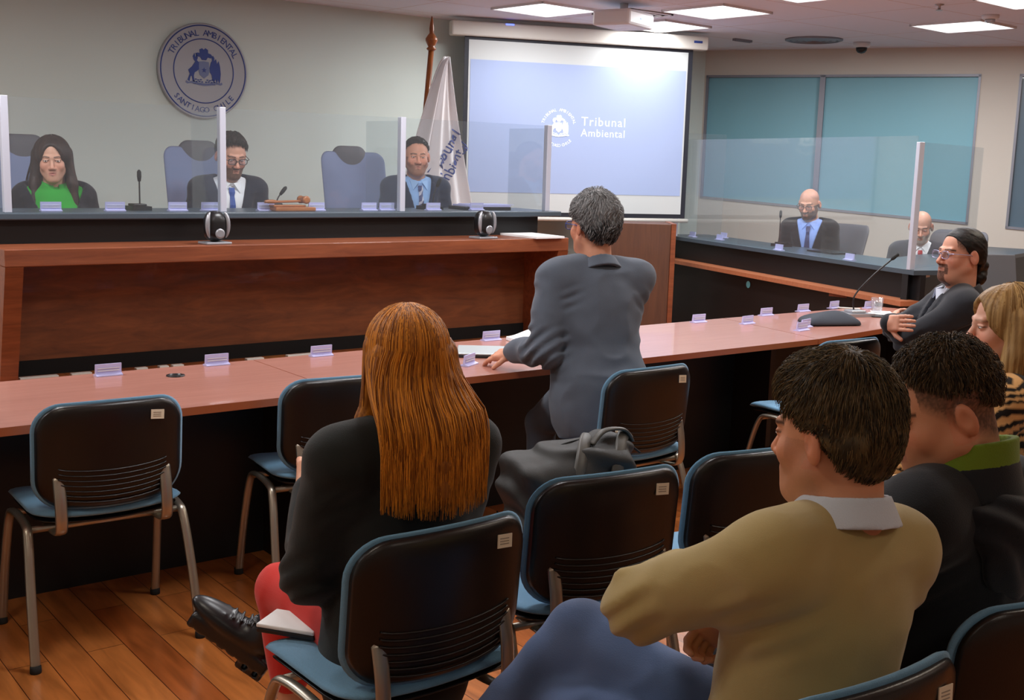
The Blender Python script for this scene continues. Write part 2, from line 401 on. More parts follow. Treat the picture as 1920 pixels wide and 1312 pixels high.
bm = BM(); lathe(bm, [(.05, -.045), (.047, -.07), (.03, -.09), (.001, -.098)], 24); finish('dome', bm, 'blackplastic', e)
tag(e, 'white dome security camera with black globe on the ceiling above the windows', 'security camera')
e = empty('smoke_detector', (7.97, 4.78, CEIL)); bm = BM(); lathe(bm, [(.06, 0), (.06, -.02), (.05, -.03)], 24); finish('base', bm, 'whiteplastic', e)
bm = BM(); lathe(bm, [(.035, -.03), (.035, -.045), (.02, -.055)], 20); finish('sensor', bm, 'silver', e)
tag(e, 'round smoke detector beside the far right ceiling light', 'smoke detector')
for x, y, lab in ((6.34, 7.145, 'small sprinkler head next to the ceiling light nearest the flag'), (7.26, 4.74, 'small sprinkler head in the upper right ceiling between lights')):
    bm = BM(); lathe(bm, [(.03, 0), (.03, -.006), (.01, -.01), (.01, -.035), (.022, -.037), (.022, -.042)], 16); o = finish('sprinkler', bm, 'silver', loc=(x, y, CEIL)); tag(o, lab, 'sprinkler')
bm = BM(); box(bm, -.11, .11, -.02, .02, -.02, 0); box(bm, -.1, .1, -.004, .004, -.024, -.018); o = finish('ceiling_sensor', bm, 'frame', loc=(8.1, 7.25, CEIL)); tag(o, 'thin dark slot fitting in the ceiling right of the screen casing', 'ceiling fitting')
# projector
e = empty('projector', (5.83, 6.36, CEIL), math.radians(20))
bm = BM(); box(bm, -.2, .2, -.15, .15, -.17, -.06, .02); finish('body', bm, 'whiteplastic', e)
bm = BM(); tube(bm, [(0, 0, 0), (0, 0, -.07)], .03, 12); finish('mount', bm, 'whiteplastic', e)
bm = BM(); tube(bm, [(.06, .14, -.11), (.06, .18, -.11)], .035, 16); finish('lens', bm, 'blackplastic', e)
bm = BM(); box(bm, -.03, .0, -.152, -.148, -.12, -.11); finish('status_light', bm, 'ledblue', e)
tag(e, 'white ceiling projector with a blue light at the top edge of the picture', 'projector')

# ------------------------------------------------------------------ wall emblem
e = empty('wall_emblem', (3.407, WB-.02, 2.187))
EM = Matrix(((1, 0, 0, 0), (0, 0, -1, 0), (0, 1, 0, 0), (0, 0, 0, 1)))     # local xy -> wall xz, +z towards the room
bm = BM(); lathe(bm, [(.336, -.02), (.338, .012), (.332, .018)], 96, mx=EM); finish('disc', bm, 'emblem', e)
bm = BM()
for r0, r1 in ((.316, .324), (.222, .229)): lathe(bm, [(r0, .018), (r0, .0205), (r1, .0205), (r1, .018)], 96, mx=EM, cap=False)
finish('ring', bm, 'emblemblue', e)
for wd in ('TRIBUNAL          ', '         AMBIENTAL'):
    bm = BM(); text_bm(bm, wd, .062, EM @ Matrix.Translation((0, 0, .0195)), .001, arc=(.248, PI/2, 1, .128)); finish('word', bm, 'emblemblue', e)
for wd in ('SANTIAGO      ', '         CHILE'):
    bm = BM(); text_bm(bm, wd, .056, EM @ Matrix.Translation((0, 0, .0195)), .001, arc=(.293, -PI/2, -1, .130)); finish('word', bm, 'emblemblue', e)
def flat(bm, pts, S, mx, ox=0, oy=0, mi=0, z=.0185, th=.0025): prism(bm, [(ox+x*S, oy+y*S) for x, y in pts], z, z+th, mi, mx)
DEER = [(-1.0, -.55), (-.86, -.2), (-.95, .02), (-.72, .22), (-.52, .5), (-.62, .62), (-.66, .8), (-.56, .98), (-.5, .72), (-.44, .95), (-.36, .72), (-.42, .58), (-.3, .48), (-.32, .3), (-.3, .1), (-.42, -.02), (-.56, -.1), (-.62, -.3), (-.58, -.62), (-.68, -.62), (-.74, -.3), (-.82, -.35), (-.88, -.62)]
CONDOR = [(.34, .2), (.42, .5), (.5, .62), (.46, .82), (.56, .9), (.64, .78), (.62, .6), (.74, .72), (.8, .45), (.9, .62), (.98, .3), (1.02, -.1), (.98, -.5), (.92, -.68), (.84, -.4), (.78, -.7), (.7, -.4), (.6, -.6), (.5, -.45), (.46, -.2), (.36, -.05)]
PLUME = [(-.12, .62), (-.22, .78), (-.42, .8), (-.5, .98), (-.36, 1.02), (-.24, 1.0), (-.26, 1.2), (-.1, 1.28), (0, 1.2), (.1, 1.3), (.26, 1.2), (.26, 1.02), (.42, .98), (.52, .86), (.42, .74), (.24, .78), (.14, .62)]
SHIELD = [(-.3, .52), (0, .56), (.3, .52), (.32, 0), (.26, -.22), (0, -.42), (-.26, -.22), (-.32, 0)]
def crest(bmd, bml, S, mx, ox=0, oy=0):
    for P in (DEER, CONDOR, PLUME): flat(bmd, P, S, mx, ox, oy)
    flat(bml, SHIELD, S, mx, ox, oy, 0, .0183)
    star = [(.16*(1 if k % 2 == 0 else .42)*math.cos(PI/2+k*PI/5), .05+.16*(1 if k % 2 == 0 else .42)*math.sin(PI/2+k*PI/5)) for k in range(10)]
    flat(bmd, star, S, mx, ox, oy, 0, .0185, .0035)
    # scroll and twigs under the shield
    for sgn in (1, -1):
        pts = [(sgn*x, y) for x, y in ((0, -.7), (.35, -.66), (.7, -.58), (.95, -.66), (1.08, -.58), (1.12, -.7), (1.0, -.76), (.85, -.72), (.68, -.72), (.35, -.8), (0, -.84))]
        flat(bml, pts if sgn > 0 else pts[::-1], S, mx, ox, oy)
        for x, y in ((.2, -.5), (.36, -.52), (.5, -.48), (.28, -.6), (.46, -.62), (.62, -.6), (.12, -.62)):
            flat(bmd, [(sgn*x+.07*math.cos(a), y+.035*math.sin(a)) for a in np.arange(0, 6.2, .8)], S, mx, ox, oy)
    text_bm(bmd, 'POR LA RAZON O LA FUERZA', .1*S, mx @ Matrix.Translation((ox, oy-.77*S, .021)), .0005)
bd, bl = BM(), BM(); crest(bd, bl, .125, EM, 0, .0)
finish('coat_of_arms', bd, 'emblemblue', e); finish('crest_shield', bl, 'emblemlight', e)
tag(e, 'round brushed metal seal with blue lettering and coat of arms on the wall', 'wall seal')

# ------------------------------------------------------------------ projection screen
SL = Vector((5.50, 7.90, 0)); SD = Vector((math.cos(math.radians(-19.87)), math.sin(math.radians(-19.87)), 0))
e = empty('projection_screen', (5.515, 7.90, 0), math.radians(-19.87))
L_ = 2.04
bm = BM(); box(bm, 0, L_, 0, .006, 1.155, 2.60); finish('border', bm, 'screenblack', e)
def screen_mat():
    m = M['screencloth']; return m
bm = BM(); box(bm, .035, L_-.045, -.004, .0, 1.19, 2.575); finish('cloth', bm, 'screencloth', e)
# the projected slide: a picture of light on the cloth
slide = mat('slide_light', srgb(158, 172, 204), .7, .2, emis=srgb(150, 180, 255), estr=.06)
M['slide'] = slide; M['slidewhite'] = mat('slide_white', srgb(236, 244, 244), .7, .2, emis=(.8, .95, 1, 1), estr=.22)
bm = BM(); box(bm, .05, L_-.06, -.0065, -.004, 1.35, 2.42); sl = finish('projected_slide', bm, 'slide', e)
SM = Matrix(((1, 0, 0, 0), (0, 0, -1, 0), (0, 1, 0, 0), (0, 0, 0, 1)))
T = Matrix.Translation((0, -.007, 0)) @ SM
bm = BM(); text_bm(bm, 'Tribunal', .105, T @ Matrix.Translation((1.03, 1.925, 0)), .0004, align='LEFT', track=1.15); finish('slide_word', bm, 'slidewhite', sl)
bm = BM(); text_bm(bm, 'Ambiental', .09, T @ Matrix.Translation((1.03, 1.835, 0)), .0004, align='LEFT', track=1.1); finish('slide_word', bm, 'slidewhite', sl)
for wd in ('TRIBUNAL          ', '         AMBIENTAL'):
    bm = BM(); text_bm(bm, wd, .035, T @ Matrix.Translation((.83, 1.90, 0)), .0004, arc=(.135, PI/2, 1, .15)); finish('slide_word', bm, 'slidewhite', sl)
for wd in ('SANTIAGO      ', '         CHILE'):
    bm = BM(); text_bm(bm, wd, .035, T @ Matrix.Translation((.83, 1.90, 0)), .0004, arc=(.16, -PI/2, -1, .12)); finish('slide_word', bm, 'slidewhite', sl)
b1, b2 = BM(), BM(); crest(b1, b2, .085, T @ Matrix.Translation((0, 0, -.018)), .83, 1.895)
me2 = bpy.data.meshes.new('x'); b2.to_mesh(me2); b1.from_mesh(me2); b2.free()
finish('slide_crest', b1, 'slidewhite', sl)
bm = BM(); tube(bm, [(-.02, 0, 1.135), (L_+.03, 0, 1.135)], .017, 12); finish('bottom_bar', bm, 'casing', e)
bm = BM(); box(bm, -.12, L_+.12, -.05, .06, 2.60, 2.715, .012); finish('casing', bm, 'casing', e)
bm = BM(); box(bm, L_-.02, L_+.06, -.052, -.049, 2.655, 2.675); finish('maker_plate', bm, 'blueprint', e)
bm = BM(); box(bm, .33, .40, -.053, -.049, 2.70, 2.712); finish('indicator', bm, 'ledblue', e)
tag(e, 'pulled down projection screen showing a pale blue slide, hung across the corner', 'projection screen')

# ------------------------------------------------------------------ main bench
XL, XR = 1.345, 4.66
tag_e = empty('judges_bench', (0, 0, 0)); BN = tag_e
bm = BM(); box(bm, XL-.1, XR+.16, 5.77, 6.25, 1.262, 1.296, .006); finish('counter_top', bm, 'counter', BN)
bm = BM(); box(bm, XL+.03, XR+.02, 5.84, 5.88, 1.146, 1.262); finish('upper_panel', bm, 'black', BN)
bm = BM(); box(bm, XL, XR, 5.50, 5.92, 1.066, 1.146, .004); finish('ledge', bm, 'woodred', BN)
bm = BM(); box(bm, XL+.08, XR-.06, 5.84, 5.87, .555, 1.066); finish('front_panel', bm, 'woodpanel', BN)
bm = BM(); box(bm, XL+.08, XR-.06, 5.83, 5.88, .5, .575); finish('plinth', bm, 'blackmatte', BN)
for x0 in (XL, XR-.08):
    bm = BM()
    prism(bm, [(5.50, 1.066), (5.92, 1.066), (5.92, .5), (5.68, .5)], x0, x0+.08, 0, Matrix(((0, 0, 1, 0), (1, 0, 0, 0), (0, 1, 0, 0), (0, 0, 0, 1))))
    finish('side_panel', bm, 'woodred', BN)
bm = BM(); box(bm, XL+.05, XR-.02, 5.95, 6.6, 1.20, 1.225); finish('worktop', bm, 'woodred', BN)
tag(BN, 'long judges bench with grey counter, black upper panel and reddish wood front', 'bench')

# acrylic screens on the main bench
def screen_post(x, y, z0, z1, lab, rz=0):
    bm = BM(); box(bm, -.017, .017, -.02, .02, 0, z1-z0, .003); o = finish('screen_post', bm, 'alu', loc=(x, y, z0), rz=rz)
    tag(o, lab, 'screen post', 'white posts of the clear screens'); return o
PX = [1.443, 2.519, 3.628, 4.722]
plabs = ['white post of the clear screen at the far left edge beside the woman in green', 'white post of the clear screen in front of the man in glasses', 'white post of the clear screen beside the man with the striped tie', 'grey post of the clear screen at the right end of the bench']
for x, lab in zip(PX, plabs): screen_post(x, 5.815, 1.296, 1.84, lab)
dlabs = ['left of the woman in green', 'left of the man in glasses at the bench', 'left of the man with the striped tie', 'at the right end of the long bench']
for i in range(3):
    bm = BM(); box(bm, PX[i]+.02, PX[i+1]-.02, 5.80, 5.805, 1.297, 1.835); o = finish('acrylic_screen', bm, 'acrylic')
    tag(o, 'clear acrylic front screen on the bench before the '+['woman in green', 'man in glasses', 'man with the striped tie'][i], 'acrylic screen', 'clear front screens on the bench')
for i in range(4):
    bm = BM(); box(bm, PX[i]-.003, PX[i]+.003, 5.84, 6.22, 1.297, 1.82); o = finish('acrylic_divider', bm, 'acrylic')
    tag(o, 'clear crosswise acrylic divider on the bench '+dlabs[i], 'acrylic screen', 'clear dividers on the bench')

# ------------------------------------------------------------------ right side bench
k_ = 1.20; HT = 1.595-.505*k_; HL = .792
A0 = Vector((7.52, 7.52, 0)); A1 = Vector((6.53, 4.286, 0)); AD = (A1-A0).normalized(); AN = Vector((-AD.y, AD.x, 0))  # AN points away from room centre (+x)
if AN.x < 0: AN = -AN
ang = math.atan2(AD.y, AD.x)
e = empty('side_bench', (0, 0, 0)); SB = e
def strip(bm, P0, P1, o0, o1, z0, z1, ext0=0, ext1=0, mi=0):
    a = P0+AD*(-ext0); b = P1+AD*ext1
    q = [a+AN*o0, b+AN*o0, b+AN*o1, a+AN*o1]
    prism(bm, [(p.x, p.y) for p in q], z0, z1, mi)
B2 = Vector((1.0, .26, 0)).normalized(); BNn = Vector((B2.y, -B2.x, 0))   # second arm turning right; BNn faces the camera side
def strip2(bm, L, o0, o1, z0, z1, s0=0):
    a = A1+B2*s0; b = A1+B2*L
    q = [a-BNn*o0, b-BNn*o0, b-BNn*o1, a-BNn*o1]
    prism(bm, [(p.x, p.y) for p in q], z0, z1)
bm = BM(); strip(bm, A0, A1, 0, .5, HT-.03, HT, .12, 0); q = [A1, A1+B2*3.2, A1+B2*3.2-BNn*.5, A1-BNn*.5+B2*.30]; prism(bm, [(p.x, p.y) for p in q], HT-.03, HT-.0005); finish('counter_top', bm, 'counter', e)
bm = BM(); strip(bm, A0, A1, .06, .1, HL, HT-.03); strip2(bm, 3.2, .05, .09, HL-.4, HT-.03, .05); finish('upper_panel', bm, 'black', e)
bm = BM(); strip2(bm, 3.0, .12, .7, .735, .76, .35); finish('worktop', bm, 'woodred', e)
bm = BM(); strip(bm, A0, A1, -.085, .1, HL-.032, HL, .10, .0); finish('ledge', bm, 'orangewood', e)
bm = BM(); strip(bm, A0, A1, .0, .04, 0, HL-.032, -.06, -.03); strip2(bm, 3.2, .05, .09, 0, HL-.4, .1); finish('front_panel', bm, 'darkpanel', e)
bm = BM(); strip(bm, A0, A0+AD*.04, .0, .3, 0, HL-.032, 0, 0); finish('side_panel', bm, 'darkpanel', e)
bm = BM(); strip(bm, A0, A0+AD*.02, .05, .45, HL, HT-.03, 0.01, 0); finish('end_strip', bm, 'casing', e)
tag(e, 'side bench with grey counter, black panel and orange wood ledge along the windows', 'bench')
bm = BM(); p = A0+AD*1.45+AN*-.004
lathe(bm, [(.028, 0), (.028, .003)], 20, mx=Matrix.Translation((p.x, p.y, HL-.10)) @ Matrix.Rotation(ang, 4, 'Z') @ Matrix.Rotation(PI/2, 4, 'X')); o = finish('round_sticker', bm, 'tealsticker'); tag(o, 'small round teal sticker on the dark front of the side bench', 'sticker')
bm = BM(); q = [A0+AN*.75-AD*.1, A1+AN*.75-AD*.3, A1+AN*.75+B2*2.2-BNn*.2, A1+AN*2.3+B2*1.0-BNn*.6]
# low platform behind the side bench
prism(bm, [(p.x, p.y) for p in (A0+AN*.12, A1+AN*.12, A1+B2*2.6-BNn*.12, A1+B2*2.6-BNn*1.0+Vector((0, 0, 0)), A0+AN*.45)], 0, .2); o = finish('side_platform', bm, 'floor'); tag(o, 'low wooden platform behind the side bench', 'platform', kind='structure')
for P, z1, lab in ((Vector((7.46, 7.38, 0)), 1.914, 'white post of the clear screen at the far end of the side bench'), (Vector((6.535, 4.343, 0)), 1.80, 'white post of the clear screen at the corner of the side bench')):
    P = P+AN*.03; screen_post(P.x, P.y, HT, z1, lab, ang)
def acr(bm_pts, z1, lab, grp=None, z0=HT+.002):
    bm = BM(); prism(bm, bm_pts, z0, z1); o = finish('acrylic_screen', bm, 'acrylic'); tag(o, lab, 'acrylic screen', grp)
a = A0+AD*.2+AN*.028; b = A1-AD*.1+AN*.028
acr([(a.x, a.y), (b.x, b.y), (b.x+.005*AN.x, b.y+.005*AN.y), (a.x+.005*AN.x, a.y+.005*AN.y)], 1.84, 'long clear acrylic screen along the front of the side bench')
a = A0+AD*.18+AN*.05; b = a+AN*.42
acr([(a.x, a.y), (b.x, b.y), (b.x+.005*AD.x, b.y+.005*AD.y), (a.x+.005*AD.x, a.y+.005*AD.y)], 1.9, 'clear acrylic divider across the far end of the side bench')
a = A1-BNn*.03+B2*.06; b = a+B2*1.3
acr([(a.x, a.y), (b.x, b.y), (b.x-.005*BNn.x, b.y-.005*BNn.y), (a.x-.005*BNn.x, a.y-.005*BNn.y)], 1.80, 'clear acrylic screen on the side bench before the grey bearded man')
# wooden cabinet below the screen
e = empty('wooden_lectern', (6.55, 6.85, 0), math.radians(-37.6))
bm = BM(); box(bm, -.34, .26, 0, .4, .0, 1.14, .004); finish('body', bm, 'lectern', e)
bm = BM(); box(bm, .26, .30, -.01, .42, 0, 1.145, .003); finish('side_panel', bm, 'woodred', e)
tag(e, 'brown wooden cabinet standing under the right half of the projection screen', 'cabinet')

# ------------------------------------------------------------------ front row desks
def desk(nm, pts, lab, panel, legs):
    e = empty('long_desk', (0, 0, 0))
    bm = BM(); prism(bm, pts, .745-.028, .745, 0); bm.normal_update()
    for f in bm.faces:
        if abs(f.normal.z) < .5: f.material_index = 1
    finish('desktop', bm, ['desktop', 'deskedge'], e)
    bm = BM(); box(bm, panel[0], panel[1], panel[2], panel[2]+.02, .0, .717); finish('modesty_panel', bm, 'black', e)
    for x0 in legs:
        bm = BM(); box(bm, x0, x0+.035, panel[3], panel[2]+.02, 0, .717); finish('leg_panel', bm, 'darkpanel', e)
    tag(e, lab, 'desk', 'reddish desks of the front row'); return e
desk('d', [(-1.6, 3.70), (2.06, 3.70), (2.06, 4.46), (-1.6, 4.46)], 'long reddish desk on the left with a cable hole, in front of the bench', (-1.55, 2.0, 4.20, 3.95), (-1.5, 1.98))
desk('d', [(2.064, 3.70), (4.84, 3.70), (5.0, 4.50), (2.064, 4.46)], 'long reddish desk in the middle where the grey suited man leans', (2.1, 4.8, 4.20, 3.95), (2.1, 4.78))
desk('d', [(4.845, 3.70), (5.79, 3.82), (6.55, 3.95), (6.44, 4.36), (6.40, 4.47), (5.005, 4.50)], 'reddish desk at the right end with the water glass and grey pouch', (4.95, 6.3, 4.25, 4.0), (6.25,))
bm = BM(); lathe(bm, [(.035, .0), (.035, .004), (.024, .005), (.024, .001)], 24); o = finish('cable_grommet', bm, 'blackplastic', loc=(1.65, 4.27, .745)); tag(o, 'round black cable hole cover in the left desk', 'grommet')

# ------------------------------------------------------------------ name plates (frosted blocks)
bmP = BM()
prism(bmP, [(-.022, 0), (.022, 0), (.022, .004), (.004, .009), (.0, .046), (-.006, .046), (-.004, .009), (-.022, .004)], -.05, .05, 0, Matrix(((0, 0, 1, 0), (1, 0, 0, 0), (0, 1, 0, 0), (0, 0, 0, 1))))
box(bmP, -.042, .042, -.0075, -.006, .018, .022, mi=1); box(bmP, -.042, .042, -.0085, -.007, .028, .031, mi=1)
plate0 = finish('name_plate', bmP, ['lilac', 'whiteplastic'])
first = [True]
def plate(x, y, z, rz, lab, grp):
    o = plate0 if first[0] else plate0.copy()
    if not first[0]: COL.objects.link(o)
    first[0] = False
    o.location = (x, y, z); o.rotation_euler = (0, 0, rz); tag(o, lab, 'name plate', grp); return o
G1 = 'frosted name plates on the front desks'; G2 = 'frosted name plates on the bench'; G3 = 'frosted name plates on the side bench'
for x, y, rz, lab in ((1.434, 4.40, 0, 'pale lilac name plate at the far left, behind the leftmost chair'), (1.882, 4.42, 0, 'pale lilac name plate just right of the cable hole'),
                      (2.361, 4.42, 0, 'pale lilac name plate left of the red haired woman, on the desk'), (3.292, 4.44, 0, 'pale lilac name plate behind the closed laptop'),
                      (2.80, 3.93, .5, 'pale lilac name plate near the desk edge right of the red hair'), (3.68, 4.40, -.1, 'pale lilac name plate half hidden by the grey suit beside the open papers'),
                      (4.734, 4.44, 0, 'pale lilac name plate on the middle desk near its right end'), (5.341, 4.47, 0, 'pale lilac name plate above the seam of the right desks'),
                      (5.718, 4.50, 0, 'pale lilac name plate at the back of the right desk left of the microphone'), (6.05, 4.52, .1, 'pale lilac name plate right behind the desk microphone stand'),
                      (6.28, 4.42, 0, 'pale lilac name plate behind the water glass'), (4.946, 4.27, .1, 'pale lilac name plate standing on the seam between two desks'),
                      (5.02, 3.95, .1, 'pale lilac name plate lying in front of the grey pouch'), (5.14, 4.02, .2, 'pale lilac name plate touching the grey pouch')):
    plate(x, y, .7452, rz, lab, G1)
BENCHP = ((1.674, 'in front of the green blouse'), (1.99, 'first to the right of the woman in green'), (2.319, 'left of the man in glasses'), (2.50, 'at the foot of the post before the man in glasses'), (2.822, 'beside the handle of the gavel'),
          (3.135, 'right of the gavel'), (3.478, 'left of the post by the striped tie man'), (3.60, 'in front of the striped tie'), (3.93, 'at the elbow of the man with the striped tie'), (4.256, 'beside the folder at the right end of the bench'))
for x, lab in BENCHP: plate(x, 5.93, 1.2965, 0, 'lilac plate on the bench '+lab, G2)
for s, off, lab in ((.25, .14, 'at the far end under the screen post'), (.62, .2, 'second from the far end'), (.35, .4, 'near the wall behind the far post'), (1.75, .06, 'between the microphone and the bald man'), (2.62, .07, 'in front of the bald man with blue tie'), (3.40, .3, 'near the corner before the grey bearded man')):
    p = A0+AD*s+AN*off; plate(p.x, p.y, HT+.0005, ang+PI, 'lilac plate on the side bench '+lab, G3)
bm = BM(); box(bm, -.05, .05, -.003, 0, -.02, .02); p = A1+B2*.2+BNn*.0; o = finish('edge_tag', bm, 'whiteplastic', loc=(p.x+.02, p.y-.01, HT-.035), rz=math.atan2(B2.y, B2.x)); tag(o, 'little white tag under the counter edge at the corner of the side bench', 'tag')

# ------------------------------------------------------------------ visitor chairs
def chair_mesh():
    root = empty('visitor_chair')
    # seat cushion
    bm = BM()
    def wseat(x, y, n):
        z = .452 + .022*(abs(x)/.24)**2 - .02*max(0, (y-.12)/.1)**2 + .012*max(0, (-y-.1)/.1)
        return (x, y+.0, z+n)
    pad(bm, rrect(.475, .43, .07), .03, .018, wseat); finish('seat', bm, 'bluefabric', root)
    bm = BM()
    def wsh(x, y, n):
        z = .43 + .022*(abs(x)/.24)**2 - .02*max(0, (y-.12)/.1)**2 + .012*max(0, (-y-.1)/.1)
        return (x, y, z+n)
    pad(bm, rrect(.45, .405, .07), .006, .014, wsh); finish('seat_shell', bm, 'chairplastic', root)
    # backrest: outline in x, z ; leans backwards and wraps round the sitter
    def back(x, z, n):
        zz = .665+z
        y = -.235 - .10*(zz-.665) + .045*(abs(x)/.24)**2 + .03*max(0, (.60-zz)/.12)**2*0
        if z < 0: zz -= .022*(1-(x/.24)**2)*min(1, -z/.15)
        else: zz += .008*(1-(x/.24)**2)
        return (x, y+n, zz)
    bm = BM(); pad(bm, rrect(.475, .325, .085, 8), .034, .006, lambda x, z, n: back(x, z, n+.012)); finish('backrest', bm, 'bluefabric', root)
    bm = BM(); pad(bm, rrect(.455, .31, .08, 8), .004, .020, lambda x, z, n: back(x, z, n+.004), pw=7)
    finish('back_shell', bm, 'chairplastic', root)
    bm = BM()
    for j in range(7):
        z = -.035-.015*j
        pts = [Vector(back(.168*math.cos(PI*k/12), z-.012*math.sin(PI*k/12)+.0, -.0165)) for k in range(13)]
        tube(bm, pts, .0028, 6)
    o = finish('back_ribs', bm, 'chairplastic', root)
    bm = BM(); c = back(.135, .105, -.0185)
    mx = Matrix.Translation(c) @ Matrix.Rotation(.10, 4, 'Y') @ Matrix.Rotation(.12, 4, 'Z') @ Matrix.Rotation(-.1, 4, 'X')
    box(bm, -.022, .022, -.0015, .0005, -.015, .015, mx=mx)
    for zz in (-.006, .0, .006): box(bm, -.015, .012, -.0022, -.001, zz-.001, zz+.001, mi=1, mx=mx)
    finish('inventory_label', bm, ['label', 'printing'], root)
    # steel frame
    for sx in (-1, 1):
        path = smooth_path([(sx*.262, -.255, .0), (sx*.256, -.205, .22), (sx*.247, -.155, .39), (sx*.243, -.11, .43), (sx*.243, .04, .435), (sx*.247, .10, .40), (sx*.256, .155, .22), (sx*.262, .205, .0)], 6)
        bm = BM(); tube(bm, path, .0155, 10, flat=.62); finish('leg_frame', bm, 'steel', root)
        for yy in (-.255, .205):
            bm = BM(); lathe(bm, [(.017, 0), (.018, .004), (.017, .022)], 12, c=(sx*.262, yy, 0)); finish('foot_cap', bm, 'rubber', root)
        bm = BM()
        pts = [(sx*.165, -.06, .41), (sx*.165, -.19, .412), (sx*.165, -.232, .44), (sx*.165, -.232, .52), back(sx*.165, -.06, -.006)]
        tube(bm, smooth_path(pts, 5), .019, 8, flat=.28); finish('back_bracket', bm, 'steel', root)
    for yy in (-.13, .09):
        bm = BM(); tube(bm, [(-.245, yy, .418), (.245, yy, .418)], .011, 10); finish('cross_tube', bm, 'steel', root)
    return root
chair0 = chair_mesh()
CH = [((1.175, 3.78), -2, 'blue visitor chair with black back pushed to the desk, leftmost of all', 'l'),
      ((2.02, 3.77), -7, 'blue visitor chair half hidden behind the long red hair', None),
      ((3.13, 3.38), 0, 'blue visitor chair right behind the standing man in grey', 'l'),
      ((1.98, 2.31), -8, 'empty blue visitor chair in front of the black backpack', 'l'),
      ((1.345, 2.18), 1, 'blue visitor chair the red haired woman sits on', 'l'),
      ((2.52, 2.27), -11, 'empty blue visitor chair just left of the head of the man in the beige sweater', None),
      ((1.50, 1.20), -3, 'blue visitor chair the man in the beige sweater sits on', 'l'),
      ((2.11, 1.22), -10, 'blue visitor chair of the man in the dark jacket, bottom right corner', None),
      ((4.52, 3.47), -4, 'empty blue visitor chair at the right desk, seat seen from the side', None),
      ((4.79, 2.95), 44, 'blue visitor chair the man with tied back hair sits on', None),
      ((3.31, 1.87), 22, 'blue visitor chair of the blonde woman in the striped blouse', None)]
for i, ((x, y), rz, lab, st) in enumerate(CH):
    o = chair0 if i == 0 else copy_tree(chair0)
    o.location = (x, y, 0); o.rotation_euler = (0, 0, math.radians(rz))
    tag(o, lab, 'chair', 'blue visitor chairs with black backs')
for o in [c for c in COL.objects if c.name.startswith('visitor_chair')]:
    if o['label'].startswith(('blue visitor chair half', 'empty blue visitor chair just', 'blue visitor chair of', 'empty blue visitor chair at')):
        for c in list(o.children):
            if c.name.startswith('inventory'): bpy.data.objects.remove(c)

# ------------------------------------------------------------------ executive chairs behind the benches
def exec_chair(x, y, z, rz, lab, low=False):
    fab = 'chairhead' if low else 'chairgrey'
    e = empty('office_chair', (x, y, z), rz)
    bm = BM(); pad(bm, rrect(.50, .48, .08), .05, .04, lambda a, b, n: (a, b, .46+n)); finish('seat', bm, 'chairgrey', e)
    bm = BM(); h = .62 if not low else .45
    pad(bm, rrect(.50, h, .07), .035, .03, lambda a, b, n: (a, -.27-.12*b/h+.05*(a/.25)**2+n, .52+h/2+b)); finish('backrest', bm, fab, e)
    if not low:
        bm = BM(); pad(bm, rrect(.27, .24, .07), .045, .02, lambda a, b, n: (a, -.27-.06+n, 1.06+b)); finish('headrest', bm, 'chairhead', e)
    for sx in (-1, 1):
        bm = BM(); tube(bm, smooth_path([(sx*.26, -.12, .44), (sx*.30, -.12, .55), (sx*.30, -.08, .64), (sx*.30, .14, .64)], 4), .016, 8); finish('armrest', bm, 'blackplastic', e)
    bm = BM(); tube(bm, [(0, 0, .08), (0, 0, .44)], .03, 12); finish('column', bm, 'steel', e)
    bm = BM()
    for k in range(5):
        a = 2*PI*k/5; tube(bm, [(0, 0, .10), (.28*math.cos(a), .28*math.sin(a), .06)], [.025, .014], 8); lathe(bm, [(.012, 0), (.028, .012), (.028, .04), (.012, .052)], 12, c=(.28*math.cos(a), .28*math.sin(a), 0))
    finish('base', bm, 'blackplastic', e)
    return tag(e, lab, 'chair')
exec_chair(1.86, 6.80, .5, PI, 'high backed blue grey office chair of the woman in green')
exec_chair(2.93, 6.80, .5, PI, 'high backed blue grey office chair behind the man in glasses at the bench')
exec_chair(4.02, 6.80, .5, PI, 'high backed blue grey office chair with grey headrest left of the striped tie')
SANG = ang+PI/2   # facing away from the side bench... sitters face -AN
exec_chair(7.86, 6.04, .2, math.atan2(-AN.y, -AN.x)-PI/2+.1, 'grey office chair back beside the bald man in the black suit', True)
exec_chair(8.08, 5.10, .2, math.atan2(-AN.y, -AN.x)-PI/2+.3, 'office chair under the grey bearded man by the window wall', True)

# ------------------------------------------------------------------ things on the main bench
def gooseneck(x, y, z, rz, h, lean, lab, tilt=(0, 0)):
    e = empty('gooseneck_microphone', (x, y, z), rz)
    bm = BM(); prism(bm, [(-.06, -.07), (.06, -.07), (.05, .07), (-.05, .07)], 0, .022); box(bm, -.035, .035, -.05, .04, .022, .034, .004); finish('base', bm, 'blackplastic', e)
    bm = BM(); P = smooth_path([(0, .03, .03), (0, .03, h*.45), (lean[0]*.4, .03+lean[1]*.4, h*.75), (lean[0], .03+lean[1], h)], 6); tube(bm, P, .0042, 8); finish('neck', bm, 'blackplastic', e)
    d = (P[-1]-P[-3]).normalized(); bm = BM(); tube(bm, [P[-1]-d*.01, P[-1]+d*.015, P[-1]+d*.04, P[-1]+d*.05], [.008, .0115, .011, .004], 12); finish('microphone_head', bm, 'rubber', e)
    return tag(e, lab, 'microphone')
gooseneck(2.14, 6.02, 1.296, PI, .16, (0, 0), 'thin black gooseneck microphone on the bench between the woman and the man in glasses')
gooseneck(3.99, 6.05, 1.296, PI, .15, (-.03, 0), 'thin gooseneck microphone in front of the man with the striped tie')
gooseneck(2.98, 6.15, 1.296, PI, .09, (-.03, 0), 'short dark microphone tip at the elbow of the man in glasses')
p = A0+AD*1.35+AN*.34
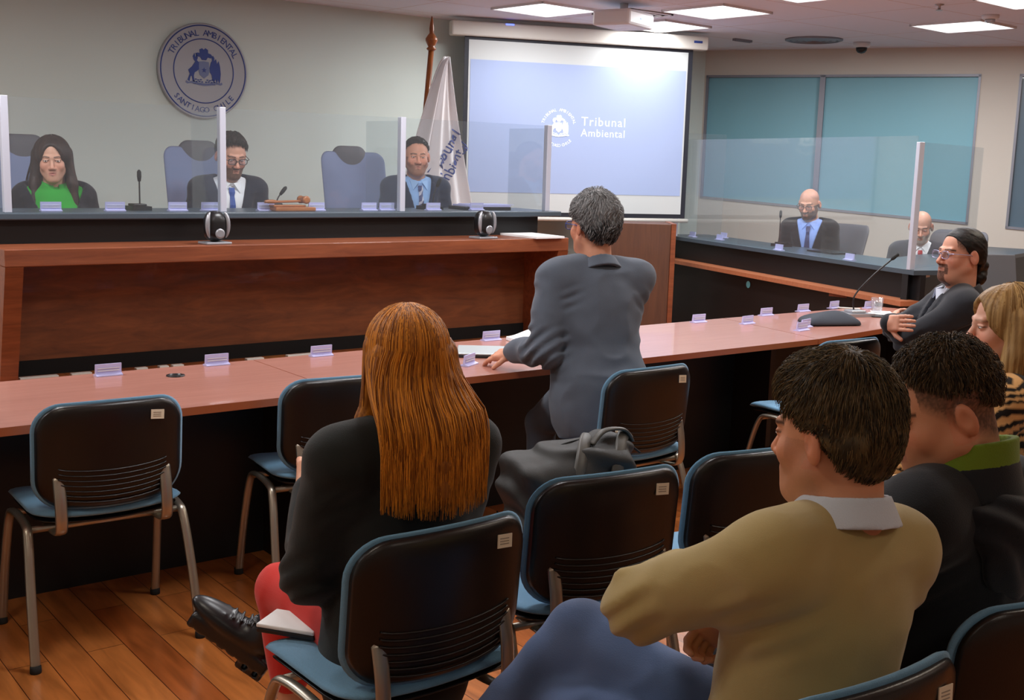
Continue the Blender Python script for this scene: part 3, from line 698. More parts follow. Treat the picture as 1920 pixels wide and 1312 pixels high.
gooseneck(p.x, p.y, HT, ang+PI/2, .24, (0, 0), 'black gooseneck microphone on a dark base on the side bench')
bm = BM(); prism(bm, [(-.17, -.10), (.17, -.10), (.17, .10), (-.17, .10)], 0, .012); p = A0+AD*2.0+AN*.36
o = finish('folder', bm, 'blackplastic', loc=(p.x, p.y, HT+.0005), rz=ang); tag(o, 'flat dark folder on the side bench right of the gooseneck microphone', 'folder')
# gavel and block
e = empty('gavel_box', (2.97, 5.90, 1.2965), .03)
bm = BM(); box(bm, -.125, .125, -.045, .045, 0, .022, .005); finish('base', bm, 'gavel', e)
bm = BM(); box(bm, -.13, .07, -.03, .03, .0225, .034, .004); finish('lid', bm, 'gavel', e); tag(e, 'flat wooden gavel block box lying on the bench edge', 'gavel block')
e = empty('gavel', (2.95, 5.90, 1.3365), .03)
bm = BM(); tube(bm, smooth_path([(-.15, 0, .01), (-.13, 0, .011), (-.05, 0, .011), (.07, 0, .014)], 4), [.009]*4+[.011]*3+[.007]*5+[.008], 10); finish('handle', bm, 'gavel', e)
bm = BM(); lathe(bm, [(.012, -.04), (.022, -.038), (.022, -.026), (.018, -.022), (.02, 0), (.018, .022), (.022, .026), (.022, .038), (.012, .04)], 18, mx=Matrix.Translation((.09, 0, .022)) @ Matrix.Rotation(PI/2, 4, 'X')); finish('head', bm, 'gavel', e)
tag(e, 'turned wooden gavel lying on its block before the man in glasses', 'gavel')
# folder with papers at the right end
e = empty('document_folder', (4.36, 6.04, 1.2965), -.1); bm = BM(); box(bm, -.17, .17, -.11, .11, 0, .02, .004); finish('cover', bm, 'blackplastic', e)
bm = BM(); box(bm, -.14, .168, -.105, .105, .0205, .03); box(bm, -.10, .2, -.1, .1, .031, .034, mx=Matrix.Rotation(.1, 4, 'Z')); finish('sheets', bm, 'lilac', e); tag(e, 'dark folder with loose papers on the bench below the projection screen', 'folder')
# conference speakers on the ledge
def speaker(x, y, lab):
    e = empty('table_speaker', (x, y, 1.1465), .05)
    bm = BM(); box(bm, -.068, .068, -.055, .055, 0, .012, .004); finish('foot', bm, 'silver', e)
    bm = BM(); pad(bm, rrect(.105, .155, .045, 6), .05, .05, lambda a, b, n: (a, n, .09+b), pw=4); finish('body', bm, 'blackplastic', e)
    for sx in (-1, 1):
        bm = BM(); P = [Vector((sx*(.036+.020*math.cos(t)), -.03-.006*math.cos(t), .095+.066*math.sin(t))) for t in np.linspace(-1.2, 1.45, 14)]
        tube(bm, P, [.003+.009*math.sin(PI*k/13) for k in range(14)], 8); finish('silver_wing', bm, 'silver', e)
    bm = BM(); lathe(bm, [(.026, 0), (.024, .006), (.014, .004)], 20, mx=Matrix.Translation((0.005, -.049, .055)) @ Matrix.Rotation(PI/2, 4, 'X')); finish('driver_ring', bm, 'silver', e)
    tag(e, lab, 'speaker', 'rounded black and silver desk speakers')
speaker(2.375, 5.58, 'rounded black and silver speaker on the wood ledge below the man in glasses')
speaker(4.06, 5.58, 'rounded black and silver speaker on the wood ledge near its right end')
bm = BM(); prism(bm, [(-.12, -.25), (.10, -.25), (.14, .2), (-.12, .2)], 0, .012); o = finish('paper_sheets', bm, 'paper', loc=(4.62, 5.98, .0), rz=0)
o.location = (4.50, 5.72, 1.1465); tag(o, 'white sheets on the right end of the wood ledge', 'papers')
# loose cable covers and strips on the stage edge behind the desk
for i, (x0, x1) in enumerate(((1.44, 1.62), (1.68, 1.78), (2.0, 2.06), (2.12, 2.17), (2.19, 2.25), (2.60, 2.70), (2.84, 3.1))):
    bm = BM(); box(bm, x0, x1, 5.70, 5.735, 0, .016, .003); o = finish('cable_strip', bm, 'casing', loc=(0, 0, .5005)); tag(o, 'pale cable cover strip on the stage edge, '+['leftmost', 'second from left', 'third from left', 'fourth from left', 'fifth from left', 'sixth from left', 'rightmost'][i], 'cable cover', 'pale strips under the bench')

# ------------------------------------------------------------------ things on the front desks
DZ = .7455
e = empty('laptop', (3.06, 4.10, DZ), math.radians(-36)); bm = BM(); box(bm, -.165, .165, -.115, .115, 0, .012, .004); finish('base', bm, 'blackplastic', e)
bm = BM(); box(bm, -.166, .166, -.116, .116, .0125, .020, .004); finish('lid', bm, 'laptop', e); tag(e, 'closed silver grey laptop under the hand of the standing man', 'laptop')
e = empty('open_papers', (3.50, 4.27, DZ), math.radians(-10))
bm = BM(); nx, ny = 14, 6
def sheet(bm, zoff, w, h, amp):
    g = [[bm.verts.new((w*(i/nx-.5), h*(j/ny-.5), zoff+amp*math.sin(PI*i/nx)**2*(.5+.5*(j/ny)) + (.03*max(0, (i/nx-.75)/.25)**2 if amp > .02 else 0))) for j in range(ny+1)] for i in range(nx+1)]
    for i in range(nx):
        for j in range(ny): bm.faces.new([g[i][j], g[i+1][j], g[i+1][j+1], g[i][j+1]]).smooth = True
sheet(bm, .018, .33, .22, .035); finish('upper_sheet', bm, 'paper', e)
bm = BM(); box(bm, -.165, .165, -.11, .11, .0, .016, .003); finish('sheet_stack', bm, 'paper', e); tag(e, 'stack of white papers with a curled top sheet beside the standing man', 'papers')
# gooseneck on right desk
e = empty('desk_microphone', (5.86, 4.22, DZ), math.radians(-20))
bm = BM(); prism(bm, [(-.09, -.07), (.09, -.07), (.06, .08), (-.06, .08)], 0, .018); box(bm, -.05, .05, -.04, .05, .018, .034, .006); finish('base', bm, 'silver', e)
bm = BM(); P = smooth_path([(0, .02, .03), (.0, .02, .12), (.10, .0, .24), (.21, -.02, .34)], 8); tube(bm, P, .005, 8); finish('neck', bm, 'blackplastic', e)
d = (P[-1]-P[-3]).normalized(); bm = BM(); tube(bm, [P[-1], P[-1]+d*.01, P[-1]+d*.05, P[-1]+d*.055], [.006, .011, .011, .004], 12); finish('microphone_head', bm, 'rubber', e)
tag(e, 'long black gooseneck microphone with grey base on the right desk', 'microphone')
bm = BM(); box(bm, -.09, .09, -.011, .011, 0, .008, .003); o = finish('white_ruler', bm, 'casing', loc=(6.16, 4.56, .80), rz=-.9)
o.location = (6.10, 4.47, DZ+.0); tag(o, 'narrow white strip lying at the back of the right desk behind the microphone', 'strip')
e = empty('drinking_glass', (6.10, 4.24, DZ+.0045)); bm = BM(); lathe(bm, [(.001, 0), (.032, 0), (.038, .09), (.0355, .09), (.030, .008), (.001, .008)], 32); finish('cup', bm, 'glass', e)
bm = BM(); lathe(bm, [(.029, .009), (.032, .05), (.001, .05)], 24); finish('water', bm, glass_mat('water', (.9, .92, .95, 1), .08, .03), e); tag(e, 'clear drinking glass of water on white napkins', 'glass')
for dx, dy, rz in ((0, -.01, .2), (.05, .02, .7)):
    bm = BM(); box(bm, -.075, .075, -.06, .06, 0, .002); o = finish('napkin', bm, 'paper', loc=(6.10+dx, 4.22+dy, DZ+(.002 if dx == 0 else 0)), rz=rz); tag(o, 'white paper napkin '+('directly under the water glass' if dx == 0 else 'sticking out on the right of the water glass'), 'napkin')
bm = BM(); box(bm, -.09, .09, -.05, .05, 0, .006, .002); o = finish('notebook', bm, 'blackplastic', loc=(5.99, 4.10, DZ), rz=-.7); tag(o, 'thin dark notebook between microphone base and napkins', 'notebook')
bm = BM(); random.seed(3)
pad(bm, rrect(.36, .22, .05), .055, .004, lambda a, b, n: (a+.02*math.sin(b*20), b, .006+n*(1+.25*math.sin(a*14+1)*math.cos(b*18))), pw=2.4); e = finish('grey_pouch', bm, 'pouch', loc=(5.40, 4.06, DZ), rz=math.radians(-22)); tag(e, 'crumpled dark grey cloth pouch lying on the right desk', 'pouch')
# laptop screen behind the tied hair man
e = empty('open_laptop', (5.98, 3.05, .0)); 
def laptop_open():
    bm = BM(); box(bm, -.19, .19, -.13, .13, .0, .018, .005); finish('base', bm, 'blackplastic', e)
    bm = BM(); box(bm, -.19, .19, -.006, .006, 0, .26, .006, mx=Matrix.Translation((0, -.13, .018)) @ Matrix.Rotation(.25, 4, 'X')); finish('screen', bm, 'chairhead', e)
laptop_open(); tag(e, 'open grey laptop lid behind the man with tied back hair', 'laptop')
e.location = (6.37, 3.60, .866); e.rotation_euler = (0, 0, math.radians(150))
t_ = empty('side_table', (6.37, 3.58, 0), math.radians(150)); bm = BM(); box(bm, -.25, .25, -.2, .2, .84, .865, .004); finish('table_top', bm, 'darkpanel', t_)
bm = BM(); tube(bm, [(0, 0, .02), (0, 0, .84)], .03, 12); finish('column', bm, 'blackplastic', t_); bm = BM(); lathe(bm, [(.2, 0), (.2, .015), (.05, .03)], 24); finish('foot', bm, 'blackplastic', t_)
tag(t_, 'small dark side table carrying the open laptop behind the man with tied back hair', 'table')

# ------------------------------------------------------------------ flag
e = empty('flag_pole', (4.98, 7.40, 0))
# lean slightly
bm = BM(); lathe(bm, [(.001, 0), (.19, 0), (.19, .03), (.12, .06), (.05, .10), (.03, .16)], 24, c=(-.28, 0, .5)); finish('base', bm, 'poleswood', e)
bm = BM(); top = Vector((-.115, 0, 2.42)); tube(bm, [(-.28, 0, .6), top], .021, 14); finish('pole', bm, 'poleswood', e)
bm = BM(); lathe(bm, [(.021, 0), (.036, .012), (.036, .02), (.024, .03), (.034, .05), (.045, .075), (.045, .09), (.028, .115), (.016, .13), (.018, .16), (.013, .2), (.004, .25)], 20, c=(top.x, top.y, top.z-.02), mx=None); finish('finial', bm, 'poleswood', e)
tag(e, 'wooden flag pole with turned finial standing between wall and screen', 'flag pole')
e = empty('white_flag', (4.98, 7.34, 0))
bm = BM(); nu, nv = 64, 40; G = []
for j in range(nv+1):
    v = j/nv; z = 2.36-v*1.50; row = []
    wr = -.03+.31*v; wl = .05+.46*v**.68
    for i in range(nu+1):
        u = i/nu; x = -wl+(wl+wr)*u
        fold = math.sin(u*PI*2*3.5+v*.6)*(.045*min(1, .25+v))+.02*math.sin(u*17+v*2)
        row.append(bm.verts.new((x+.01*math.sin(v*6+u*3), fold-.04, z-.04*u*v)))
    G.append(row)
for j in range(nv):
    for i in range(nu): bm.faces.new([G[j][i], G[j+1][i], G[j+1][i+1], G[j][i+1]]).smooth = True
fl = finish('cloth', bm, 'flag', e)
sdm = fl.modifiers.new('s', 'SOLIDIFY'); sdm.thickness = .003
fm = Matrix.Translation((-.01, -.115, 1.60)) @ SM @ Matrix.Rotation(math.radians(60), 4, 'Z')
def on_folds(v_):   # bend the letters onto the folds
    z = v_.co.z; v = (2.36-z)/1.50; v = max(v, 0); wr = -.03+.31*v; wl = .05+.46*v**.68
    u = (v_.co.x+wl)/(wl+wr); off = v_.co.y+.115
    v_.co.y = math.sin(u*PI*2*3.5+v*.6)*(.045*min(1, .25+v))+.02*math.sin(u*17+v*2)-.04-.008+off
for wd, sz, tx, ty in (('Tribunal', .115, .03, .02), ('Ambiental', .10, -.02, -.08)):
    bm = BM(); text_bm(bm, wd, sz, fm @ Matrix.Translation((tx, ty, 0)), .004)
    for v_ in bm.verts: on_folds(v_)
    finish('word', bm, 'blueprint', e)
tag(e, 'white flag with blue slanted lettering hanging from the wooden pole', 'flag')

# ------------------------------------------------------------------ floor cables
for pts, lab in (([(2.2, 4.1, .006), (2.35, 3.75, .006), (2.6, 3.62, .006), (2.9, 3.75, .006), (3.1, 4.1, .006)], 'thin black cable on the floor under the left desk'),
                 ([(2.9, 3.4, .006), (3.0, 2.95, .006), (3.25, 2.8, .006), (3.6, 2.9, .006)], 'thin black cable on the floor between the backpack and the desk'),
                 ([(3.9, 3.5, .006), (4.3, 3.2, .006), (4.7, 3.0, .006)], 'thin black cable on the floor near the right desk legs')):
    bm = BM(); tube(bm, smooth_path(pts, 8), .004, 6); o = finish('floor_cable', bm, 'rubber'); tag(o, lab, 'cable', 'black cables on the floor')
#PART3
# ================================================================== sculpting helpers (signed distance volumes)
A_ = lambda *v: np.array(v, dtype=np.float64)
_rt = np.random.RandomState(5).rand(32, 32, 32).astype(np.float32)
def vnoise(x, y, z):
    x, y, z = np.broadcast_arrays(x, y, z)
    xi = np.floor(x).astype(np.int32); yi = np.floor(y).astype(np.int32); zi = np.floor(z).astype(np.int32)
    fx = x-xi; fy = y-yi; fz = z-zi
    fx = fx*fx*(3-2*fx); fy = fy*fy*(3-2*fy); fz = fz*fz*(3-2*fz)
    xi &= 31; yi &= 31; zi &= 31; x1 = (xi+1) & 31; y1 = (yi+1) & 31; z1 = (zi+1) & 31
    a = _rt[xi, yi, zi]*(1-fx)+_rt[x1, yi, zi]*fx; b = _rt[xi, y1, zi]*(1-fx)+_rt[x1, y1, zi]*fx
    c = _rt[xi, yi, z1]*(1-fx)+_rt[x1, yi, z1]*fx; d = _rt[xi, y1, z1]*(1-fx)+_rt[x1, y1, z1]*fx
    return (a*(1-fy)+b*fy)*(1-fz)+(c*(1-fy)+d*fy)*fz
def smin(a, b, k):
    if k <= 0: return np.minimum(a, b)
    h = np.maximum(k-np.abs(a-b), 0)/k
    return np.minimum(a, b)-h*h*k*.25
class Prim:
    def __init__(s, lo, hi, f): s.lo, s.hi, s.f = np.array(lo), np.array(hi), f
def cap(a, b, r1, r2=None):
    a = np.array(a, float); b = np.array(b, float); r2 = r1 if r2 is None else r2; m = max(r1, r2); ba = b-a; L = max(ba @ ba, 1e-12)
    def f(X, Y, Z):
        t = np.clip(((X-a[0])*ba[0]+(Y-a[1])*ba[1]+(Z-a[2])*ba[2])/L, 0, 1)
        return np.sqrt((X-a[0]-t*ba[0])**2+(Y-a[1]-t*ba[1])**2+(Z-a[2]-t*ba[2])**2)-(r1+(r2-r1)*t)
    return Prim(np.minimum(a, b)-m, np.maximum(a, b)+m, f)
def ell(c, r, R=None):
    c = np.array(c, float); r = np.array(r, float); m = r.max() if R is not None else r
    def f(X, Y, Z):
        x, y, z = X-c[0], Y-c[1], Z-c[2]
        if R is not None: x, y, z = R[0, 0]*x+R[1, 0]*y+R[2, 0]*z, R[0, 1]*x+R[1, 1]*y+R[2, 1]*z, R[0, 2]*x+R[1, 2]*y+R[2, 2]*z
        k0 = np.sqrt((x/r[0])**2+(y/r[1])**2+(z/r[2])**2); k1 = np.sqrt((x/r[0]**2)**2+(y/r[1]**2)**2+(z/r[2]**2)**2)
        return k0*(k0-1)/np.maximum(k1, 1e-6)
    return Prim(c-m, c+m, f)
def rbox(c, hf, r, R=None):
    c = np.array(c, float); hf = np.array(hf, float); R = np.eye(3) if R is None else R; m = np.linalg.norm(hf)+r
    def f(X, Y, Z):
        x, y, z = X-c[0], Y-c[1], Z-c[2]
        x, y, z = R[0, 0]*x+R[1, 0]*y+R[2, 0]*z, R[0, 1]*x+R[1, 1]*y+R[2, 1]*z, R[0, 2]*x+R[1, 2]*y+R[2, 2]*z
        qx, qy, qz = np.abs(x)-hf[0], np.abs(y)-hf[1], np.abs(z)-hf[2]
        return np.sqrt(np.maximum(qx, 0)**2+np.maximum(qy, 0)**2+np.maximum(qz, 0)**2)+np.minimum(np.maximum(qx, np.maximum(qy, qz)), 0)-r
    return Prim(c-m, c+m, f)
class Vol:
    def __init__(s, lo, hi, h):
        s.lo = np.array(lo, float); s.h = h; s.n = np.ceil((np.array(hi)-s.lo)/h).astype(int)+1
        s.d = np.full(s.n, 1.0, np.float32)
        s.ax = [(s.lo[i]+h*np.arange(s.n[i])).astype(np.float32) for i in range(3)]
    def grid(s, sl=None):
        a = s.ax if sl is None else [s.ax[i][sl[i]] for i in range(3)]
        return a[0][:, None, None], a[1][None, :, None], a[2][None, None, :]
    def op(s, p, k=0., mode='u', infl=0.):
        m = k+abs(infl)+3*s.h
        i0 = np.maximum(np.floor((p.lo-m-s.lo)/s.h).astype(int), 0); i1 = np.minimum(np.ceil((p.hi+m-s.lo)/s.h).astype(int)+1, s.n)
        if (i1 <= i0).any(): return s
        sl = tuple(slice(a, b) for a, b in zip(i0, i1))
        v = p.f(*s.grid(sl))-infl
        if mode == 'u': s.d[sl] = smin(s.d[sl], v, k)
        else: s.d[sl] = -smin(-s.d[sl], v, k)
        return s
    def add(s, prims, k=0., infl=0.):
        for p in (prims if isinstance(prims, list) else [prims]): s.op(p, k, 'u', infl)
        return s
    def sub(s, prims, k=0.):
        for p in (prims if isinstance(prims, list) else [prims]): s.op(p, k, 's')
        return s
    def inter(s, f, k=0.):       # keep where f<0
        v = f(*s.grid()).astype(np.float32); s.d = -smin(-s.d, -np.broadcast_to(v, s.d.shape), k); return s
    def disp(s, f, band=.06):
        m = np.abs(s.d) < band; idx = np.nonzero(m)
        s.d[idx] += f(s.ax[0][idx[0]], s.ax[1][idx[1]], s.ax[2][idx[2]]).astype(np.float32); return s
    def mesh(s):
        d = s.d; h = s.h
        sg = d < 0
        # outer layer must be outside
        for ax in range(3):
            for e in (0, -1):
                ix = [slice(None)]*3; ix[ax] = e; sg[tuple(ix)] = False; d[tuple(ix)] = np.maximum(d[tuple(ix)], h*.3)
        c = sg[:-1, :-1, :-1].astype(np.int8)
        tot = np.zeros(np.array(d.shape)-1, np.int8)
        for i in (0, 1):
            for j in (0, 1):
                for k in (0, 1): tot += sg[i:d.shape[0]-1+i, j:d.shape[1]-1+j, k:d.shape[2]-1+k]
        act = (tot > 0) & (tot < 8); I = np.nonzero(act); n = len(I[0])
        idm = np.full(act.shape, -1, np.int32); idm[I] = np.arange(n)
        cv = {}
        for i in (0, 1):
            for j in (0, 1):
                for k in (0, 1): cv[(i, j, k)] = d[I[0]+i, I[1]+j, I[2]+k]
        acc = np.zeros((n, 3)); cnt = np.zeros(n)
        for a in cv:
            for ax in range(3):
                if a[ax] == 0:
                    b = list(a); b[ax] = 1; b = tuple(b)
                    va, vb = cv[a], cv[b]; cr = (va < 0) != (vb < 0); t = np.where(cr, va/np.where(cr, va-vb, 1), 0)
                    q = np.tile(np.array(a, float), (n, 1)); q[:, ax] += t
                    acc += q*cr[:, None]; cnt += cr
        V = s.lo+h*(np.stack(I, 1)+acc/np.maximum(cnt, 1)[:, None])
        Fc = []
        for ax in range(3):
            o = [(1, 2), (2, 0), (0, 1)][ax]
            sh = [slice(None)]*3; sh2 = [slice(None)]*3; sh[ax] = slice(0, -1); sh2[ax] = slice(1, None)
            a = sg[tuple(sh)]; b = sg[tuple(sh2)]; e = a != b
            J = list(np.nonzero(e)); ok = (J[o[0]] > 0) & (J[o[1]] > 0) & (J[o[0]] < d.shape[o[0]]-1) & (J[o[1]] < d.shape[o[1]]-1)
            J = [j[ok] for j in J]; fl = a[tuple(J)]
            def g(du, dv):
                K = [j.copy() for j in J]; K[o[0]] -= du; K[o[1]] -= dv; return idm[tuple(K)]
            q = np.stack([g(1, 1), g(0, 1), g(0, 0), g(1, 0)], 1)
            q[~fl] = q[~fl][:, ::-1]; Fc.append(q)
        Fc = np.concatenate(Fc); Fc = Fc[(Fc >= 0).all(1)]
        return V, Fc
def relax(V, Fc, it=1, w=.5):
    for _ in range(it):
        acc = np.zeros_like(V); cnt = np.zeros(len(V))
        for a, b in ((0, 1), (1, 2), (2, 3), (3, 0)):
            for p, q in ((a, b), (b, a)):
                for ax in range(3): acc[:, ax] += np.bincount(Fc[:, p], V[Fc[:, q], ax], len(V))
                cnt += np.bincount(Fc[:, p], minlength=len(V))
        V = V*(1-w)+w*acc/np.maximum(cnt, 1)[:, None]
    return V
def join(parts):   # [(V,F,C)]
    Vs, Fs, Cs, o = [], [], [], 0
    for V, Fc, C in parts:
        Vs.append(V); Fs.append(Fc+o); Cs.append(C); o += len(V)
    return np.concatenate(Vs), np.concatenate(Fs), np.concatenate(Cs)
def mobj(name, V, Fc, C, m, parent):
    me = bpy.data.meshes.new(name); n = len(V); nf = len(Fc)
    me.vertices.add(n); me.vertices.foreach_set('co', np.asarray(V, np.float32).ravel())
    me.loops.add(nf*4); me.loops.foreach_set('vertex_index', np.asarray(Fc, np.int32).ravel())
    me.polygons.add(nf); me.polygons.foreach_set('loop_start', np.arange(0, nf*4, 4, dtype=np.int32)); me.polygons.foreach_set('loop_total', np.full(nf, 4, np.int32))
    me.polygons.foreach_set('use_smooth', np.ones(nf, bool))
    me.update(calc_edges=True); me.validate()
    if C is not None:
        at = me.color_attributes.new('Col', 'FLOAT_COLOR', 'POINT'); c4 = np.ones((len(me.vertices), 4), np.float32); c4[:, :3] = C[:len(me.vertices)]; at.data.foreach_set('color', c4.ravel())
    me.materials.append(M[m] if isinstance(m, str) else m)
    o = bpy.data.objects.new(name, me); COL.objects.link(o); o.parent = parent
    return o
def lin(r, g, b): return np.array(srgb(r, g, b)[:3])
def flatcol(V, c): return np.tile(np.array(c, float), (len(V), 1))
def rot(ax, a):
    c, s = math.cos(a), math.sin(a)
    return {'x': np.array([[1, 0, 0], [0, c, -s], [0, s, c]]), 'y': np.array([[c, 0, s], [0, 1, 0], [-s, 0, c]]), 'z': np.array([[c, -s, 0], [s, c, 0], [0, 0, 1]])}[ax]
def unit(v): v = np.array(v, float); return v/np.linalg.norm(v)
def ik(S, T, l1, l2, pole):
    S, T = np.array(S, float), np.array(T, float); d = T-S; L = np.linalg.norm(d)
    if L > (l1+l2)*.995: T = S+d/L*(l1+l2)*.995; d = T-S; L = np.linalg.norm(d)
    u = d/L; a = (l1*l1-l2*l2+L*L)/(2*L); h = math.sqrt(max(l1*l1-a*a, 0)); p = np.array(pole, float); p = p-(p @ u)*u
    return S+u*a+unit(p)*h, T
def tubes(paths, r, cols, seg=4):
    """many thin strands -> one (V,F,C); paths (n,m,3)"""
    n, m, _ = paths.shape; T = np.gradient(paths, axis=1); T /= np.maximum(np.linalg.norm(T, axis=2, keepdims=True), 1e-9)
    up = np.array([.3, .9, .1]); s = np.cross(T, up); s /= np.maximum(np.linalg.norm(s, axis=2, keepdims=True), 1e-9); w = np.cross(s, T)
    tt = np.linspace(0, 1, m)[None, :, None]; rr = r*(1-.75*tt**3)
    V = np.stack([paths+rr*(math.cos(2*PI*k/seg)*s+math.sin(2*PI*k/seg)*w) for k in range(seg)], 2)   # n,m,seg,3
    idx = np.arange(n*m*seg).reshape(n, m, seg); a = idx[:, :-1, :]; b = idx[:, 1:, :]
    Fc = np.stack([a, np.roll(a, -1, 2), np.roll(b, -1, 2), b], 3).reshape(-1, 4)
    C = np.repeat(cols[:, None, :], m*seg, 1).reshape(-1, 3)
    return V.reshape(-1, 3), Fc, C

M['skin'] = attr_mat('skin', .5, .35, bump=.05, bscale=300, sss=.12)
M['cloth'] = attr_mat('woven_cloth', .85, .2, bump=.25, bscale=450, sheen=.15)
M['knit'] = attr_mat('knit_wool', .95, .1, bump=.25, bscale=800, sheen=.3)
M['hairm'] = attr_mat('hair', .52, .3, bump=.3, bscale=260, streak=6)
M['leather'] = attr_mat('leather', .35, .5)
M['eyewhite'] = mat('eye_white', srgb(225, 220, 215), .25); M['iris'] = mat('iris_brown', srgb(50, 32, 22), .2)
M['lens'] = glass_mat('spectacle_lens', (.95, .96, 1, 1), .06, .03)

# ------------------------------------------------------------------ head
def head_skin(hd, res, nb):
    """hd: dict of options; nb: neck base in head frame; returns V,F,C in head frame (eye level origin, +y face)"""
    w = hd.get('w', 1.0); fat = hd.get('fat', 0.)
    v = Vol((-.11, -.14, min(-.19, nb[2]-.07)), (.11, .14, .14), res)
    v.add([ell((0, -.012, .035), (.075*w, .096, .083))])
    v.add([ell((0, .022, -.03), ((.060+fat*.008)*w, .068, .083))], .03)
    for s in (-1, 1):
        v.add(cap((s*(.05+fat*.008)*w, 0, -.055), (s*.016, .07, -.098), .02+fat*.006, .017), .03)
        v.add(ell((s*.036, .060, -.030), (.026+fat*.004, .024, .026+fat*.004)), .02)
        v.add(cap((s*.036, .080, .020), (0, .086, .017), .010), .012)
    v.add(ell((0, .076, -.098), (.02, .018, .018)), .02)
    if fat: v.add(ell((0, .03, -.108), (.045, .05, .03)), .03)
    # neck
    nbv = np.array(nb, float); R0 = hd.get('neck', .055)
    v.add(cap((0, -.030, -.045), nbv, R0, R0+.006), .025)
    v.add(cap((0, .028, -.10), nbv+A_(0, .025, .0), .03, .035), .03)
    for s in (-1, 1):
        v.sub(ell((s*.031, .104, .001), (.018, .018, .013)), .014)
        v.add(ell((s*.031, .0755, .001), (.0145, .0145, .0125)), .004)
        v.add(cap((s*.019, .090, .0055), (s*.044, .083, .0055), .0028), .004)
    ns = hd.get('nose', 1.)
    v.add(cap((0, .088, .008), (0, .104+.008*ns, -.034), .007, .0115), .010)
    for s in (-1, 1): v.add(ell((s*.012, .100, -.039), (.0085, .011, .008)), .006)
    v.add(ell((0, .072, -.066), (.030, .026, .027)), .02)
    for s in (-1, 1):
        v.add(cap((s*.021, .087, -.0655), (s*.004, .0985, -.0600), .0038, .0052), .004)
        v.add(cap((s*.018, .086, -.0685), (0, .0965, -.0725), .0040, .0062), .004)
    v.sub(cap((-.019, .0995, -.0664), (.019, .0995, -.0664), .0022), .003)
    for s in (-1, 1):
        Re = rot('z', s*.50) @ rot('x', -.22)
        v.add(ell((s*(.0790*w+.003), -.012, -.006), (.0105, .0190, .034), Re), .006)
        v.sub(ell((s*(.0790*w+.014), -.006, -.001), (.0080, .0110, .019), Re), .004)
    V, Fc = v.mesh(); V = relax(V, Fc, 1, .4)
    x, y, z = V.T; skin = np.array(hd['skin']); C = flatcol(V, skin)
    def mix(mask, c, a):
        nonlocal C
        k = (np.clip(mask, 0, 1)*a)[:, None]; C = C*(1-k)+np.array(c)*k
    face = (y > .02)
    C *= (1+.07*(vnoise(x*60, y*60, z*60)-.5))[:, None]
    mix(np.exp(-((np.abs(x)-.04)**2+(z+.03)**2)/.0007)*face, skin*A_(1.15, .75, .7), .45)   # cheeks
    mix(np.exp(-((x)**2+(z+.036)**2)/.0003)*(y > .09), skin*A_(1.15, .75, .7), .4)
    mix((np.abs(x) > .07)*(z > -.05)*(z < .04)*(y < .02)*1., skin*A_(1.1, .72, .66), .4)
    lip = (np.abs(x) < hd.get('lipw', .019))*(z > -.079)*(z < -.057)*(y > .086); lc = np.array(hd.get('lips', lin(158, 98, 86)))
    mix(lip*np.clip(1.2-np.abs(x)/.022*.6-np.abs(z+.067)/.011*.5, 0, 1), lc, .8)
    bc = np.array(hd.get('brow', lin(40, 28, 22)))
    arch = .0205+.004*np.clip((np.abs(x)-.012)/.025, 0, 1)-.005*np.clip((np.abs(x)-.036)/.012, 0, 1)
    mix((np.abs(x) > .010)*(np.abs(x) < .050)*(y > .055)*np.clip(1.4-np.abs(z-arch)/.0036, 0, 1), bc, hd.get('browa', .85))
    # upper lash line
    mix((np.abs(np.abs(x)-.031) < .015)*(y > .07)*np.clip(1.3-np.abs(z-.0035)/.0026, 0, 1), lin(30, 20, 18), .7)
    if 'stubble' in hd:
        sc, sa = hd['stubble']
        reg = np.clip((.0-y*0+(-.030-z))/.012+ (y > .04)*0, 0, 1)*np.clip((y+.02)/.02, 0, 1)*np.clip((z+.135)/.02, 0, 1)
        cheek = (np.abs(x) > .025)*np.clip((.075-np.abs(z+.02)-.02)/.01, 0, 1)
        reg = reg*np.where((np.abs(x) < .05) & (z > -.048) & (np.abs(x) > .027), .25, 1.)
        side = (y < .055)*(y > -.005)*(z < .0)*(z > -.09)*(np.abs(x) > .045)
        reg = np.maximum(reg, side*.9); reg = reg*(1-lip*1.)*np.where((z > -.045) & (np.abs(x) < .014), 0, 1)
        mix(reg*(.65+.7*vnoise(x*400, y*400, z*400)), sc, sa)
    if 'goatee' in hd:
        sc, sa = hd['goatee']
        reg = ((np.abs(x) < .030)*(z < -.044)*(z > -.060)+(np.abs(x) < .024)*(z < -.076)+(np.abs(np.abs(x)-.027) < .006)*(z < -.05)*(z > -.09))*(y > .05)
        mix(np.clip(reg, 0, 1)*(.6+.8*vnoise(x*400, y*400, z*400)), sc, sa)
    if 'scalp' in hd:
        sc, sa = hd['scalp']
        reg = (np.abs(x) < .0775*w)*np.clip((z-(hd.get('scalp_lo', .01)+.75*y)-0)/.03, 0, 1)*np.clip((hd.get('scalp_hi', .075)-(z-.2*np.abs(y)))/.03, 0, 1)*(y < .06)
        mix(reg*(.6+.6*vnoise(x*300, y*300, z*300)), sc, sa)
    return V, Fc, C
